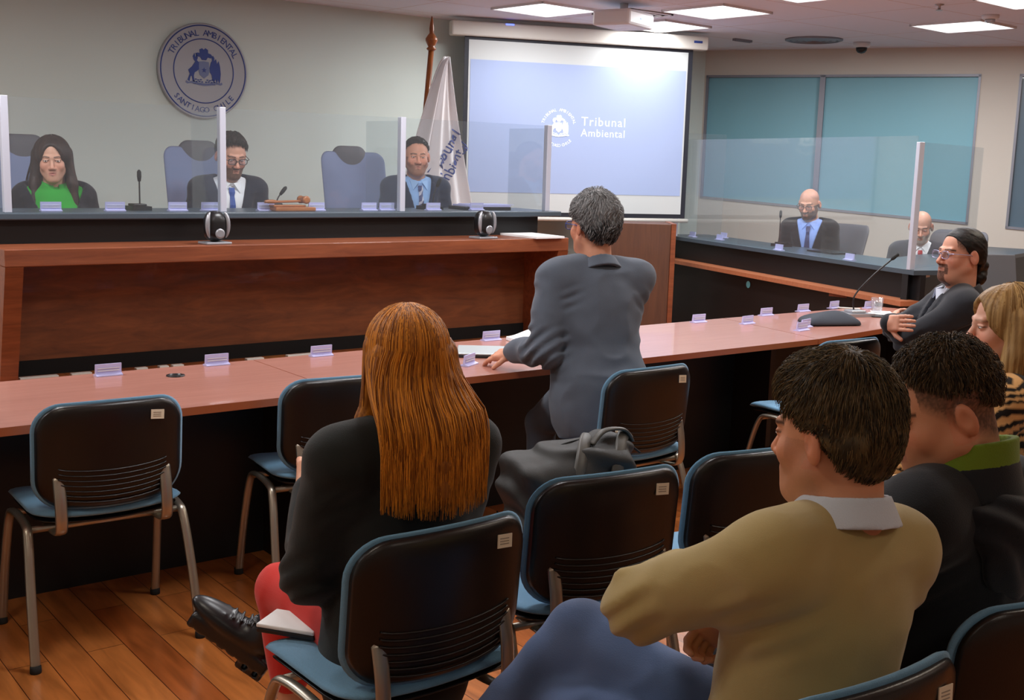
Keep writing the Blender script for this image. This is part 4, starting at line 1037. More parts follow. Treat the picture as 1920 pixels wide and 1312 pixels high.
def hair_cap(o, res):
    """short hair shell in head frame. o: dict(t,top,line,amp,freq,col,col2)"""
    t = o.get('t', .01)
    v = Vol((-.125, -.15, -.12), (.125, .135, .175), res)
    v.add(ell((0, -.014, .037), (.0765+t, .099+t, .083+t+o.get('top', 0))))
    if o.get('quiff'): v.add(ell((0, .045, .088+o.get('top', 0)*.6), (.055, .045, .036)), .03)
    v.add(ell((0, -.055, -.015), (.058+t, .045+t*.8, .07)), .03)
    a, b = o.get('line', (.008, .80)); side = o.get('side', .0)
    v.inter(lambda X, Y, Z: (a+b*np.maximum(Y, -.105)+.10*np.abs(X)*(Y > .02)*o.get('temple', 1.)-Z)/math.sqrt(1+b*b)+0*X, .008)
    if o.get('ears', True):
        for s in (-1, 1): v.sub(ell((s*.088, -.006, -.018), (.022, .026, .040)), .01)
    v.sub(ell((0, .02, -.14), (.09, .10, .07)), .01)
    v.disp(lambda x, y, z: (t+.004)*np.clip(1-(z-(a+b*np.maximum(y, -.105)))/o.get('fade', .035), 0, 1)**1.2*o.get('taper', .8), .08)
    fx, fy, fz = o.get('freq', (90, 22, 40)); am = o.get('amp', .004)
    v.disp(lambda x, y, z: -am*(vnoise(x*fx+3*vnoise(x*14, y*14, z*14), y*fy, z*fz)-.35)-am*1.3*(vnoise(x*28, y*18+5, z*22)-.5))
    V, Fc = v.mesh(); V = relax(V, Fc, 1, .3)
    x, y, z = V.T; c1, c2 = np.array(o['col']), np.array(o.get('col2', np.array(o['col'])*1.8))
    k = np.clip(vnoise(x*fx*1.3, y*fy*1.2, z*fz)*1.3-.2, 0, 1)*(.4+.6*vnoise(x*25, y*25, z*25))
    if 'grey' in o: k = np.clip(k+o['grey']*np.clip((z-.02)/.07, -.5, 1), 0, 1)
    C = c1*(1-k[:, None])+c2*k[:, None]
    n = o.get('strands', 0)
    if n:
        rnd = np.random.RandomState(4); P0 = V[rnd.randint(0, len(V), n)]; N = P0/A_(.085, .108, .095)**2-A_(0, -.014, .037)/A_(.085, .108, .095)**2; N /= np.linalg.norm(N, axis=1, keepdims=True)
        crown = A_(.01, -.05, .15) if not o.get('flow') else A_(*o['flow']); Dr = P0-crown+A_(0, 0, -.02); Dr += .05*np.stack([vnoise(P0[:, 0]*30+i*9, P0[:, 1]*30, P0[:, 2]*30)-.5 for i in range(3)], 1)*o.get('mess', 1.)*2
        Dr -= (Dr*N).sum(1, keepdims=True)*N; Dr /= np.maximum(np.linalg.norm(Dr, axis=1, keepdims=True), 1e-6)
        L = o.get('sl', .03)*(.6+.7*rnd.rand(n))*np.clip((P0[:, 2]-(a+b*np.maximum(P0[:, 1], -.105))+.01)/.03, .15, 1); L = np.where((np.abs(P0[:, 0]) > .055) & (np.abs(P0[:, 1]+.005) < .045) & (P0[:, 2] < .05), L*.25, L); m = 5
        tt = np.linspace(0, 1, m)[None, :, None]; lift = o.get('lift', .006)
        P = P0[:, None, :]-N[:, None, :]*.001+Dr[:, None, :]*L[:, None, None]*tt+N[:, None, :]*(lift*np.sin(tt*PI*.8)*(.3+rnd.rand(n)[:, None, None])-tt**2*L[:, None, None]**2*5)
        kk = np.clip(rnd.rand(n)**1.5+(o['grey']*.6 if 'grey' in o else 0)*np.clip((P0[:, 2]-.0)/.07, -.6, 1), 0, 1)[:, None]
        return join([(V, Fc, C), tubes(P, o.get('sr', .0009), c1*(1-kk)+c2*kk*1.15)])
    return V, Fc, C

# ------------------------------------------------------------------ hands
def hand_prims(W, d, n, thumb, curl=.5, spread=.25, scale=1.):
    d = unit(d); n = np.array(n, float); n = unit(n-(n @ d)*d); t = np.cross(d, n)*thumb
    R = np.stack([t, d, n], 1); P = []; s = scale
    P.append((rbox(W+d*.048*s, (.026*s, .034*s, .004*s), .011*s, R), .01))
    P.append((cap(W-d*.03, W+d*.02, .026*s, .026*s), .02))
    P.append((ell(W+d*.035*s+t*.022*s+n*.006, (.018*s, .03*s, .015*s), R), .012))
    for i, (o, L) in enumerate(((-.029, .055), (-.010, .070), (.010, .073), (.029, .066))):
        p = W+d*.088*s+t*o*s; a = curl*(.55+.12*(3-i)); dd = unit(d+t*o*spread*6); ang_ = 0
        for j, fr in enumerate((.46, .31, .23)):
            ang_ += a if j else a*.7
            q = p+(dd*math.cos(ang_)+n*math.sin(ang_))*L*fr*s
            P.append((cap(p, q, (.0092-.0008*j)*s, (.0086-.001*j)*s), .003)); p = q
    p = W+d*.022*s+t*.032*s+n*.004; dd = unit(t*.75+d*.7+n*.25)
    for j, L in enumerate((.036, .030)):
        q = p+dd*L*s; P.append((cap(p, q, (.0115-.001*j)*s, (.0105-.0015*j)*s), .004)); p = q; dd = unit(dd+d*.5+n*curl*.5)
    return P
def hand_mesh(W, d, n, thumb, skin, curl, res=.0028, scale=1., spread=.25):
    P = hand_prims(W, d, n, thumb, curl, spread, scale)
    lo = np.min([p.lo for p, k in P], 0)-.012; hi = np.max([p.hi for p, k in P], 0)+.012
    v = Vol(lo, hi, res)
    for p, k in P: v.add(p, k)
    V, Fc = v.mesh(); V = relax(V, Fc, 1, .3)
    C = flatcol(V, skin)*(1+.08*(vnoise(V[:, 0]*80, V[:, 1]*80, V[:, 2]*80)-.5))[:, None]
    return V, Fc, C
def ring(o, R, rx, ry, h, t, flare=0., zfront=0., gap=0.):
    """band round the neck: o centre, half height h, thickness t, flare widening downwards, front lower by zfront, gap half width at the front"""
    o = np.array(o, float); m = max(rx, ry)+t+abs(flare)*h+h+abs(zfront)
    def f(X, Y, Z):
        x, y, z = X-o[0], Y-o[1], Z-o[2]
        x, y, z = R[0, 0]*x+R[1, 0]*y+R[2, 0]*z, R[0, 1]*x+R[1, 1]*y+R[2, 1]*z, R[0, 2]*x+R[1, 2]*y+R[2, 2]*z
        z = z+zfront*(y/ry+1)*.5
        rho = np.sqrt((x/rx)**2+(y/ry)**2); d = np.maximum(np.abs(rho-1+flare*z/min(rx, ry))*min(rx, ry)-t, np.abs(z)-h)
        if gap: d = np.maximum(d, np.where(y > 0, gap-np.abs(x)-zfront*0, -1)*.8)
        return d
    return Prim(o-m, o+m, f)

def person(label, head_at, yaw, zb=0., seat=True, lean=.05, side=0., twist=0., head=(0, 0, 0), arms=None, legs=None, look=None, width=1., belly=0., fem=False,
           skin=(205, 150, 120), top=None, hair=None, res=.008, hres=.0032, trousers=(30, 32, 38), shoes=(22, 20, 20), hipz=None, hands=(.5, .5), hold=None, extra=None):
    skin = lin(*skin) if max(skin) > 1 else np.array(skin)
    Rt = rot('z', twist) @ rot('y', side) @ rot('x', -lean)
    hy, hp, hr = head; Rh = rot('z', hy) @ rot('x', -hp) @ rot('y', hr)
    hz = hipz if hipz is not None else (.53 if seat else .93)
    ss = 1.0
    yw = rot('z', yaw); HW = np.array(head_at, float)
    for _ in range(12):
        hip = A_(0, 0, hz); T = lambda x, y, z: hip+Rt @ A_(x, y, z*ss)
        nb = T(0, -.022, .525); ho = nb+Rt @ A_(0, 0, .035)+Rh @ A_(0, .030, .118)
        ss *= 1+np.clip((HW[2]-zb-ho[2])/.55, -.2, .2)
    ss = float(np.clip(ss, .85, 1.18))
    nb = T(0, -.022, .525); ho = nb+Rt @ A_(0, 0, .035)+Rh @ A_(0, .030, .118)
    org = HW-yw @ A_(ho[0], ho[1], 0); org[2] = zb
    root = empty('person', tuple(org), yaw); tag(root, label, 'person')
    W = (.86 if fem else .96)*width
    # ---- joints
    sh = {s: T(s*.170*W, -.012, .458) for s in (-1, 1)}
    arms = arms or {}
    AR = {}
    for s in (-1, 1):
        wt, pole = arms.get(s, ((s*.16, .30, hz+.12), (s*.5, -.3, -.6)))
        E, Wr = ik(sh[s], wt, .285, .25, pole); AR[s] = (sh[s], E, Wr)
    LG = {}
    legs = legs or {}
    for s in (-1, 1):
        H = hip+rot('z', twist*.5) @ A_(s*.088, 0, 0)
        if s in legs: K, An, toe = [np.array(q, float) for q in legs[s]]
        elif seat: K = A_(s*.13, .42, hz-.02+.0); An = A_(s*.14, .44, .09); toe = An+A_(s*.03, .16, -.04)
        else: K = A_(s*.10, .03, .50); An = A_(s*.11, -.02, .09); toe = An+A_(s*.05, .15, -.05)
        LG[s] = (H, K, An, toe)
    # ---- torso primitives
    def torso(fl=0.):
        P = [(ell(T(0, 0, .02), (.162*W+fl, .118+fl, .125+fl), Rt), .05), (ell(T(0, .008+belly*.03, .16), (.140*W+fl+belly*.02, .104+fl+belly*.045, .15+fl), Rt), .06),
             (ell(T(0, .0, .335), (.158*W+fl, .112+fl, .17+fl), Rt), .06), (cap(T(-.125*W, -.012, .452), T(.125*W, -.012, .452), .055+fl), .06)]
        for s in (-1, 1): P.append((cap(T(s*.03, -.022, .52), T(s*.135*W, -.015, .47), .038+fl*.6, .045+fl*.8), .05))
        if fem:
            for s in (-1, 1): P.append((ell(T(s*.07, .085, .33), (.062+fl, .055+fl, .062+fl), Rt), .04))
        return P
    def arm(s, fl=0., end=1.):
        S, E, Wr = AR[s]; W2 = E+(Wr-E)*end
        return [(cap(S, E, .056+fl, .044+fl), .045), (cap(E, W2, .045+fl, .031+fl*1.15), .03)]
    lo = np.min([T(-.3, -.3, -.3), T(.3, .3, .62)]+[q for s in AR for q in AR[s]]+[A_(-.30, -.28, hz-.3)], 0)-.12
    hi = np.max([T(.3, .3, .62), T(-.3, -.3, .2)]+[q for s in AR for q in AR[s]]+[A_(.30, .28, hz+.1)], 0)+.12
    # ---- body: head + neck + hands + simple body under the clothes, one mesh
    parts = []
    hd = dict(skin=skin); hd.update(look or {})
    Vh, Fh, Ch = head_skin(hd, hres, Rh.T @ (nb-ho)); parts.append((Vh @ Rh.T+ho, Fh, Ch))
    for s in (-1, 1):
        S, E, Wr = AR[s]
        if hands and hands[0 if s < 0 else 1] is not None:
            hh = hands[0 if s < 0 else 1]; curl = hh if np.isscalar(hh) else hh[0]
            d = unit(Wr-E); nn = A_(0, 0, -1.) if np.isscalar(hh) else np.array(hh[1], float)
            if not np.isscalar(hh) and len(hh) > 2 and hh[2] is not None: d = unit(hh[2])
            # thumb towards the body midline for palm-down hands
            n2 = unit(nn-(nn @ d)*d); tx = np.cross(d, n2)
            th = 1 if tx[0]*(-s) > 0 else -1
            if not np.isscalar(hh) and len(hh) > 3: th = hh[3]
            parts.append(hand_mesh(Wr, d, nn, th, skin, curl, .0028 if hres < .0034 else .0036))
    vb = Vol(np.minimum(lo, A_(-.35, -.3, 0)), np.maximum(hi, A_(.35, .75, hz)), .014)
    for p, k in torso(-.012): vb.add(p, k)
    for s in (-1, 1):
        for p, k in arm(s, -.010): vb.add(p, k)
        H, K, An, toe = LG[s]; vb.add(cap(H, K, .070, .048), .04); vb.add(cap(K, An, .050, .034), .03)
    vb.add(cap(T(0, -.02, .48), nb+Rt @ A_(0, 0, .03), .05, .052), .03)
    V, Fc = vb.mesh(); parts.append((V, Fc, flatcol(V, skin)))
    body = mobj('body', *join(parts), 'skin', root)
    # ---- eyes
    if hd.get('eyes', True):
        for s in (-1, 1):
            for nm, r_, dy, mm in (('eye', .0118, 0, 'eyewhite'),):
                bm = BM(); op = hd.get('open', .0030)
                c = Vector(ho+Rh @ A_(s*.031, .0835, .0005))
                R4 = Matrix(((Rh[0, 0], Rh[0, 1], Rh[0, 2]), (Rh[1, 0], Rh[1, 1], Rh[1, 2]), (Rh[2, 0], Rh[2, 1], Rh[2, 2]))).to_4x4()
                bmesh.ops.create_uvsphere(bm, u_segments=16, v_segments=10, radius=1, matrix=Matrix.Translation(c) @ R4 @ Matrix.Diagonal((.0115, .0078, op+.001, 1)))
                gz = hd.get('gaze', 0)
                bm2n = len(bm.faces)
                bmesh.ops.create_uvsphere(bm, u_segments=14, v_segments=8, radius=1, matrix=Matrix.Translation(c) @ R4 @ Matrix.Translation((gz, .0042, -.0003)) @ Matrix.Diagonal((.0048, .0042, op+.0009, 1)))
                bm.faces.ensure_lookup_table()
                for f in bm.faces[bm2n:]: f.material_index = 1
                for f in bm.faces: f.smooth = True
                finish('eye', bm, ['eyewhite', 'iris'], root)
    # ---- legs
    tc = lin(*trousers)
    allp = [q for s in LG for q in LG[s]]
    vt = Vol(np.min(allp+[hip], 0)-.20, np.max(allp+[hip], 0)+.2, max(res, .008))
    vt.add(ell(T(0, 0, .0), (.168*W, .124, .12), Rt), .03)
    tc_end = (extra or {}).get('trouser_end', .93)
    for s in (-1, 1):
        H, K, An, toe = LG[s]; vt.add(cap(H, K, .086*W, .066), .05); vt.add(cap(K, K+(An-K)*tc_end, .066, .052), .02)
    vt.disp(lambda x, y, z: (.014 if (extra or {}).get('denim') else .006)*(np.abs(vnoise(x*9, y*9, z*9)-.5)*2)-.002)
    V, Fc = vt.mesh(); V = relax(V, Fc, 1)
    Cc = flatcol(V, tc)
    if (extra or {}).get('denim'):
        wv = vnoise(V[:, 0]*14, V[:, 1]*14, V[:, 2]*14); Cc = Cc*(.55+.95*wv)[:, None]
        for s in (-1, 1):
            H, K, An, toe = LG[s]
            for a, b in ((H, K), (K, An)):
                ax_ = unit(b-a); rel = V-a; t_ = rel @ ax_; rad = rel-t_[:, None]*ax_; sidev = unit(np.cross(ax_, A_(0, 0, 1)) if abs(ax_[2]) < .9 else A_(1, 0, 0))*s
                cosang = (rad @ sidev)/np.maximum(np.linalg.norm(rad, axis=1), 1e-6); m_ = (cosang > .9965) & (t_ > 0) & (t_ < np.linalg.norm(b-a)) & (np.linalg.norm(rad, axis=1) < .12)
                Cc[m_] = lin(150, 140, 120)
    mobj((extra or {}).get('trouser_name', 'trousers'), V, Fc, Cc, 'cloth', root)
    for s in (-1, 1):
        H, K, An, toe = LG[s]; f = unit(toe-An); L = np.linalg.norm(toe-An)
        shin = unit(K-An); fd = unit(f-(f @ shin)*shin*.75); upv = unit(shin-(shin @ fd)*fd); Rs = np.stack([np.cross(fd, upv), fd, upv], 1)
        chunky = (extra or {}).get('chunky', 0)
        c0 = An-upv*.04
        vs = Vol(c0-A_(.26, .26, .26), c0+A_(.26, .26, .26), .005)
        vs.add(ell(c0+fd*.09-upv*.005, (.046, .125, .034), Rs), .01); vs.add(ell(c0+fd*.0+upv*.015, (.040, .055, .048), Rs), .03)
        vs.add(rbox(c0+fd*.065-upv*(.035+chunky*.5), (.030, .115, .006+chunky*.5), .010, Rs), .004)
        vs.add(rbox(c0-fd*.02-upv*(.042+chunky), (.026, .035, .012+chunky), .006, Rs), .004)
        if chunky:
            for k in range(7): vs.sub(rbox(c0+fd*(-.04+.034*k)-upv*(.055+chunky), (.06, .005, .010), .001, Rs), .001)
            vs.add(cap(An-upv*.02, An+upv*.05, .044, .042), .01)
            for k in range(4): vs.add(cap(c0+fd*(.05+.022*k)+upv*(.040-.006*k)-Rs[:, 0]*.024, c0+fd*(.058+.022*k)+upv*(.040-.006*k)+Rs[:, 0]*.024, .0045), .002)
            vs.add(cap(c0+fd*.04+upv*.05-Rs[:, 0]*.04, c0+fd*.05+upv*.055, .004), .001); vs.add(cap(c0+fd*.04+upv*.05+Rs[:, 0]*.04, c0+fd*.05+upv*.055, .004), .001)
        if (extra or {}).get('shoe_tread'): pass
        V, Fc = vs.mesh(); V = relax(V, Fc, 1, .3); Cs = flatcol(V, lin(*shoes)); mobj('shoe', V, Fc, Cs, 'leather', root)
    # ---- upper clothing
    o = top
    tl = lambda P: ((P-hip) @ Rt)/A_(1, 1, ss)     # world(person) -> torso coordinates
    fl = o.get('fl', .016)
    def tcoord(X, Y, Z):
        x, y, z = X-hip[0], Y-hip[1], Z-hip[2]
        return (Rt[0, 0]*x+Rt[1, 0]*y+Rt[2, 0]*z, Rt[0, 1]*x+Rt[1, 1]*y+Rt[2, 1]*z, (Rt[0, 2]*x+Rt[1, 2]*y+Rt[2, 2]*z)/ss)
    vzl, vw = o.get('v', (.22, 0.))
    def build_top(name, fl, color, m, arms_on=True, vcut=0., hem=-.10, lapel=0., res=res, end=.96, wr=.006, neckr=.0, cfun=None, pads=0., yclip=None, skirt=0., ribs=0.):
        v = Vol(lo, hi, res)
        for p, k in torso(fl): v.add(p, k)
        if skirt: v.add(ell(T(0, -.0, -.06), (.172*W+fl, .128+fl, .24), Rt), .05)
        if arms_on:
            for s in (-1, 1):
                for p, k in arm(s, fl*.75, end): v.add(p, k)
                if pads: v.add(cap(T(s*.08*W, -.012, .487), T(s*.178*W, -.014, .472), .038+pads, .044+pads), .04)
        def crease(x, y, z):
            tx, ty, tz = tcoord(x, y, z)
            n1 = vnoise(tx*7+11, ty*7, tz*12+2*vnoise(tx*4, ty*4, tz*4)); n2 = vnoise(tx*16, ty*16+7, tz*22)
            r = wr*(1.6*np.abs(n1-.5)*2-.6)+wr*.5*(n2-.5)
            for s in (-1, 1):       # radiating folds at the elbows and armpits
                for c, rad in ((AR[s][1], .13), (T(s*.13, 0, .38), .12)):
                    dd = np.sqrt((x-c[0])**2+(y-c[1])**2+(z-c[2])**2); g = np.clip(1-dd/rad, 0, 1)
                    r = r+wr*1.5*g*np.sin((x*.4*s+y*.8+z*1.2)*95+8*vnoise(x*6, y*6, z*6))
            return r
        v.disp(crease, .08)
        if lapel:
            def lap(x, y, z):
                tx, ty, tz = tcoord(x, y, z); e = np.abs(tx)-vcut*(tz-vzl)
                wd = .012+.052*np.clip((tz-vzl)/.22, 0, 1)*np.clip((.50-tz)/.04, 0, 1)
                return -lapel*((e > -.01) & (e < wd) & (ty > .0) & (tz > vzl-.02) & (tz < .51)) + .003*((np.abs(tx) < .0035) & (ty > 0) & (tz < vzl))
            v.disp(lap, .05)
        if vcut: v.inter(lambda X, Y, Z: (lambda q: -np.maximum(np.maximum((np.abs(q[0])-vcut*(q[2]-vzl))*.9, vzl-q[2]), .01-q[1]))(tcoord(X, Y, Z)))
        nr = neckr or .066
        # neck hole
        v.sub(cap(nb-Rt @ A_(0, .0, .0)+Rt @ A_(0, .005, -.012), nb+Rt @ A_(0, .01, .14), nr-.006, nr+(.03 if kind != 'sweater' else .006)), .004)
        if hem is not None: v.inter(lambda X, Y, Z: (hem-tcoord(X, Y, Z)[2])+0*X, .01)
        if yclip is not None: v.inter(lambda X, Y, Z: (lambda q: np.maximum(np.abs(q[0])-yclip, -q[1]-.0)*1.0)(tcoord(X, Y, Z)))
        if ribs:
            v.disp(lambda x, y, z: (lambda q: np.where(q[2] < hem+.055, .006+.0012*np.sin(q[0]*500), 0))(tcoord(x, y, z)), .04)
        V, Fc = v.mesh(); V = relax(V, Fc, 1, .5)
        C = flatcol(V, color) if cfun is None else cfun(V, (V-hip) @ Rt/A_(1, 1, ss))
        C = C*(1+.08*(vnoise(V[:, 0]*30, V[:, 1]*30, V[:, 2]*30)-.5))[:, None]
        ob = mobj(name, V, Fc, C, m, root); return v
    kind = o['kind']
    main = lin(*o['col'])
    if kind in ('suit', 'vneck', 'open'):
        vs_ = build_top('shirt' if kind != 'open' else 'blouse', .004, lin(*o['shirt']), 'cloth', arms_on=False, hem=.02, res=max(res*.9, .006), wr=.002, neckr=.057)
        build_top('jacket' if kind != 'vneck' else 'sweater', fl, main, 'cloth' if kind != 'vneck' else 'knit', vcut=vw, lapel=.007 if kind != 'vneck' else .003, hem=o.get('hem', -.10 if seat else -.20), wr=o.get('wr', .005), pads=.006 if kind == 'suit' else 0, skirt=o.get('skirt', 0 if seat else 1))
    elif kind == 'sweater':
        build_top('sweater', fl, main, 'knit', neckr=.052, hem=o.get('hem', -.09), wr=o.get('wr', .006), ribs=1)
    elif kind == 'plain':
        build_top(o.get('name', 'jacket'), fl, main, 'cloth', hem=o.get('hem', -.12), skirt=o.get('skirt', 0), wr=o.get('wr', .006), cfun=o.get('cfun'), pads=o.get('pads', 0), neckr=o.get('neckr', .066))
    # collars
    def ringobj(name, prims, col, m='cloth', rs=.004, cut=None):
        l = np.min([p.lo for p in prims], 0)-.02; h_ = np.max([p.hi for p in prims], 0)+.02
        v = Vol(l, h_, rs)
        for p in prims: v.add(p, .004)
        for c in (cut or []): v.sub(c, .003)
        V, Fc = v.mesh(); V = relax(V, Fc, 1); return mobj(name, V, Fc, flatcol(V, lin(*col)), m, root)
    Rc = Rt
    if 'collar' in o:
        cs = o.get('collar_s', 1.)
        ringobj('shirt_collar', [ring(nb+Rc @ A_(0, .010, .018+(cs-1)*.08), Rc, .064*cs, .064*cs, .020*cs, .0035+(cs-1)*.006, .35+(cs-1)*.6, .035, .012)], o['collar'], cut=None)
        if kind in ('suit', 'vneck') :
            bm = BM()
            for s in (-1, 1):
                p = [T(s*.010, 0, .515), T(s*.062, 0, .525), T(s*.050, 0, .455)]
                # find the shirt surface in front
                q = []
                for i, pp in enumerate(p):
                    xx = tl(pp[None])[0]; q.append(pp+Rt[:, 1]*( .085 if i != 1 else .045))
                f = Vector(Rt[:, 1])*.006
                vv = [bm.verts.new(Vector(a)) for a in q]+[bm.verts.new(Vector(a)+f) for a in q]
                bm.faces.new(vv[:3]); bm.faces.new(vv[3:][::-1])
                for a in range(3): bm.faces.new([vv[a], vv[(a+1) % 3], vv[3+(a+1) % 3], vv[3+a]])
            cm = mat('collar_cloth', srgb(*o['collar']), .8, .2); finish('collar_points', bm, cm, root)
    if kind == 'suit': ringobj('jacket_collar', [ring(nb+Rc @ A_(0, .0, .008), Rc, .086, .082, .028, .007, .50, .07, .05)], o['col'])
    if o.get('tie'):
        bm = BM(); rows = []
        vax = vs_
        for i in range(15):
            z = .488-.36*i/14; w = .014 if i > 0 else .012
            w = (.016, .018, .013)[min(i, 2)] if i < 3 else .013+.020*(i-2)/12
            base = T(0, 0, z); yy = .05
            for q in np.arange(.02, .22, .004):
                pt = base+Rt[:, 1]*q; ii = np.round((pt-vax.lo)/vax.h).astype(int)
                if (ii >= 0).all() and (ii < vax.n).all() and vax.d[tuple(ii)] < 0: yy = q
            rows.append((base+Rt[:, 1]*(yy+.010+(.008 if i < 2 else 0)), w))
        for j in range(len(rows)-1):
            (a, wa), (b, wb) = rows[j], rows[j+1]; ex = Rt[:, 0]; ey = Rt[:, 1]
            for fsign in (1, -1):
                vv = [bm.verts.new(Vector(p)) for p in (a-ex*wa-ey*.003, a+ey*.004, b+ey*.004, b-ex*wb-ey*.003)] if fsign > 0 else [bm.verts.new(Vector(p)) for p in (a+ey*.004, a+ex*wa-ey*.003, b+ex*wb-ey*.003, b+ey*.004)]
                bm.faces.new(vv)
        bmesh.ops.remove_doubles(bm, verts=bm.verts, dist=.0008)
        tm = mat('tie_silk', srgb(*o['tie']), .5, .4)
        if o.get('stripe'):
            nt = tm.node_tree; tcn = nt.nodes.new('ShaderNodeTexCoord'); wv = nt.nodes.new('ShaderNodeTexWave'); wv.wave_type = 'BANDS'; wv.bands_direction = 'DIAGONAL'; wv.inputs['Scale'].default_value = 14
            rp = nt.nodes.new('ShaderNodeValToRGB'); rp.color_ramp.interpolation = 'CONSTANT'; rp.color_ramp.elements[0].color = srgb(*o['tie']); rp.color_ramp.elements[1].color = srgb(*o['stripe']); rp.color_ramp.elements[1].position = .6
            nt.links.new(tcn.outputs['Object'], wv.inputs['Vector']); nt.links.new(wv.outputs['Fac'], rp.inputs['Fac']); nt.links.new(rp.outputs['Color'], nt.nodes['Principled BSDF'].inputs['Base Color'])
        tob = finish('tie', bm, tm, root); sd = tob.modifiers.new('s', 'SOLIDIFY'); sd.thickness = .005
    if o.get('cuff'):
        for s in (-1, 1):
            S, E, Wr = AR[s]; d = unit(Wr-E)
            ringobj('shirt_cuff', [cap(E+(Wr-E)*.90, Wr+d*.004, .036, .034)], o['cuff'], cut=[cap(Wr+d*.0, Wr+d*.05, .027)])
    # ---- hair
    if hair:
        if hair['type'] == 'short':
            V, Fc, Cc = hair_cap(hair, hair.get('res', hres)); mobj('hair', V @ Rh.T+ho, Fc, Cc, 'hairm', root)
        else:
            hair['fn'](dict(T=T, Rt=Rt, Rh=Rh, ho=ho, nb=nb, root=root, hip=hip, AR=AR))
    # ---- glasses
    if hd.get('glasses'):
        g = hd['glasses']; gm = mat('spectacle_frame', srgb(*g.get('col', (25, 25, 30))), .3, .5, metal=g.get('metal', 0)); bm = BM(); r_ = g.get('r', .0016)
        X4 = Matrix(((Rh[0, 0], Rh[0, 1], Rh[0, 2], ho[0]), (Rh[1, 0], Rh[1, 1], Rh[1, 2], ho[1]), (Rh[2, 0], Rh[2, 1], Rh[2, 2], ho[2]), (0, 0, 0, 1)))
        for s in (-1, 1):
            P = [Vector((s*(.033+.024*np.sign(math.cos(t))*abs(math.cos(t))**.6), .107-.012*abs(.033+.0*t)*0-.10*abs(s*(.033+.024*math.cos(t)))**1*.12, -.003+.017*np.sign(math.sin(t))*abs(math.sin(t))**.7)) for t in np.linspace(0, 2*PI, 25)]
            tube(bm, [X4 @ p for p in P], r_, 6, cap=False)
            tube(bm, [X4 @ Vector(p) for p in ((s*.057, .102, .004), (s*.076, .085, .005), (s*.083, .01, .004), (s*.082, -.012, -.004))], r_, 6)
        tube(bm, [X4 @ Vector(p) for p in ((-.010, .108, .0), (0, .112, .003), (.010, .108, .0))], r_, 6)
        gl = finish('glasses', bm, gm, root)
        for s in (-1, 1):
            bm = BM(); pp = [X4 @ Vector((s*.033+.0225*np.sign(math.cos(t))*abs(math.cos(t))**.6, .103, -.003+.0155*np.sign(math.sin(t))*abs(math.sin(t))**.7)) for t in np.linspace(0, 2*PI, 20, endpoint=False)]
            f = (X4.to_3x3() @ Vector((0, .001, 0))); a = [bm.verts.new(p) for p in pp]; b = [bm.verts.new(p+f) for p in pp]; bm.faces.new(a); bm.faces.new(b[::-1])
            for i in range(20): bm.faces.new([a[i], a[(i+1) % 20], b[(i+1) % 20], b[i]])
            finish('lens', bm, 'lens', gl)
    return dict(T=T, Rt=Rt, Rh=Rh, ho=ho, nb=nb, root=root, hip=hip, AR=AR, LG=LG, org=org, ringobj=ringobj, lo=lo, hi=hi)

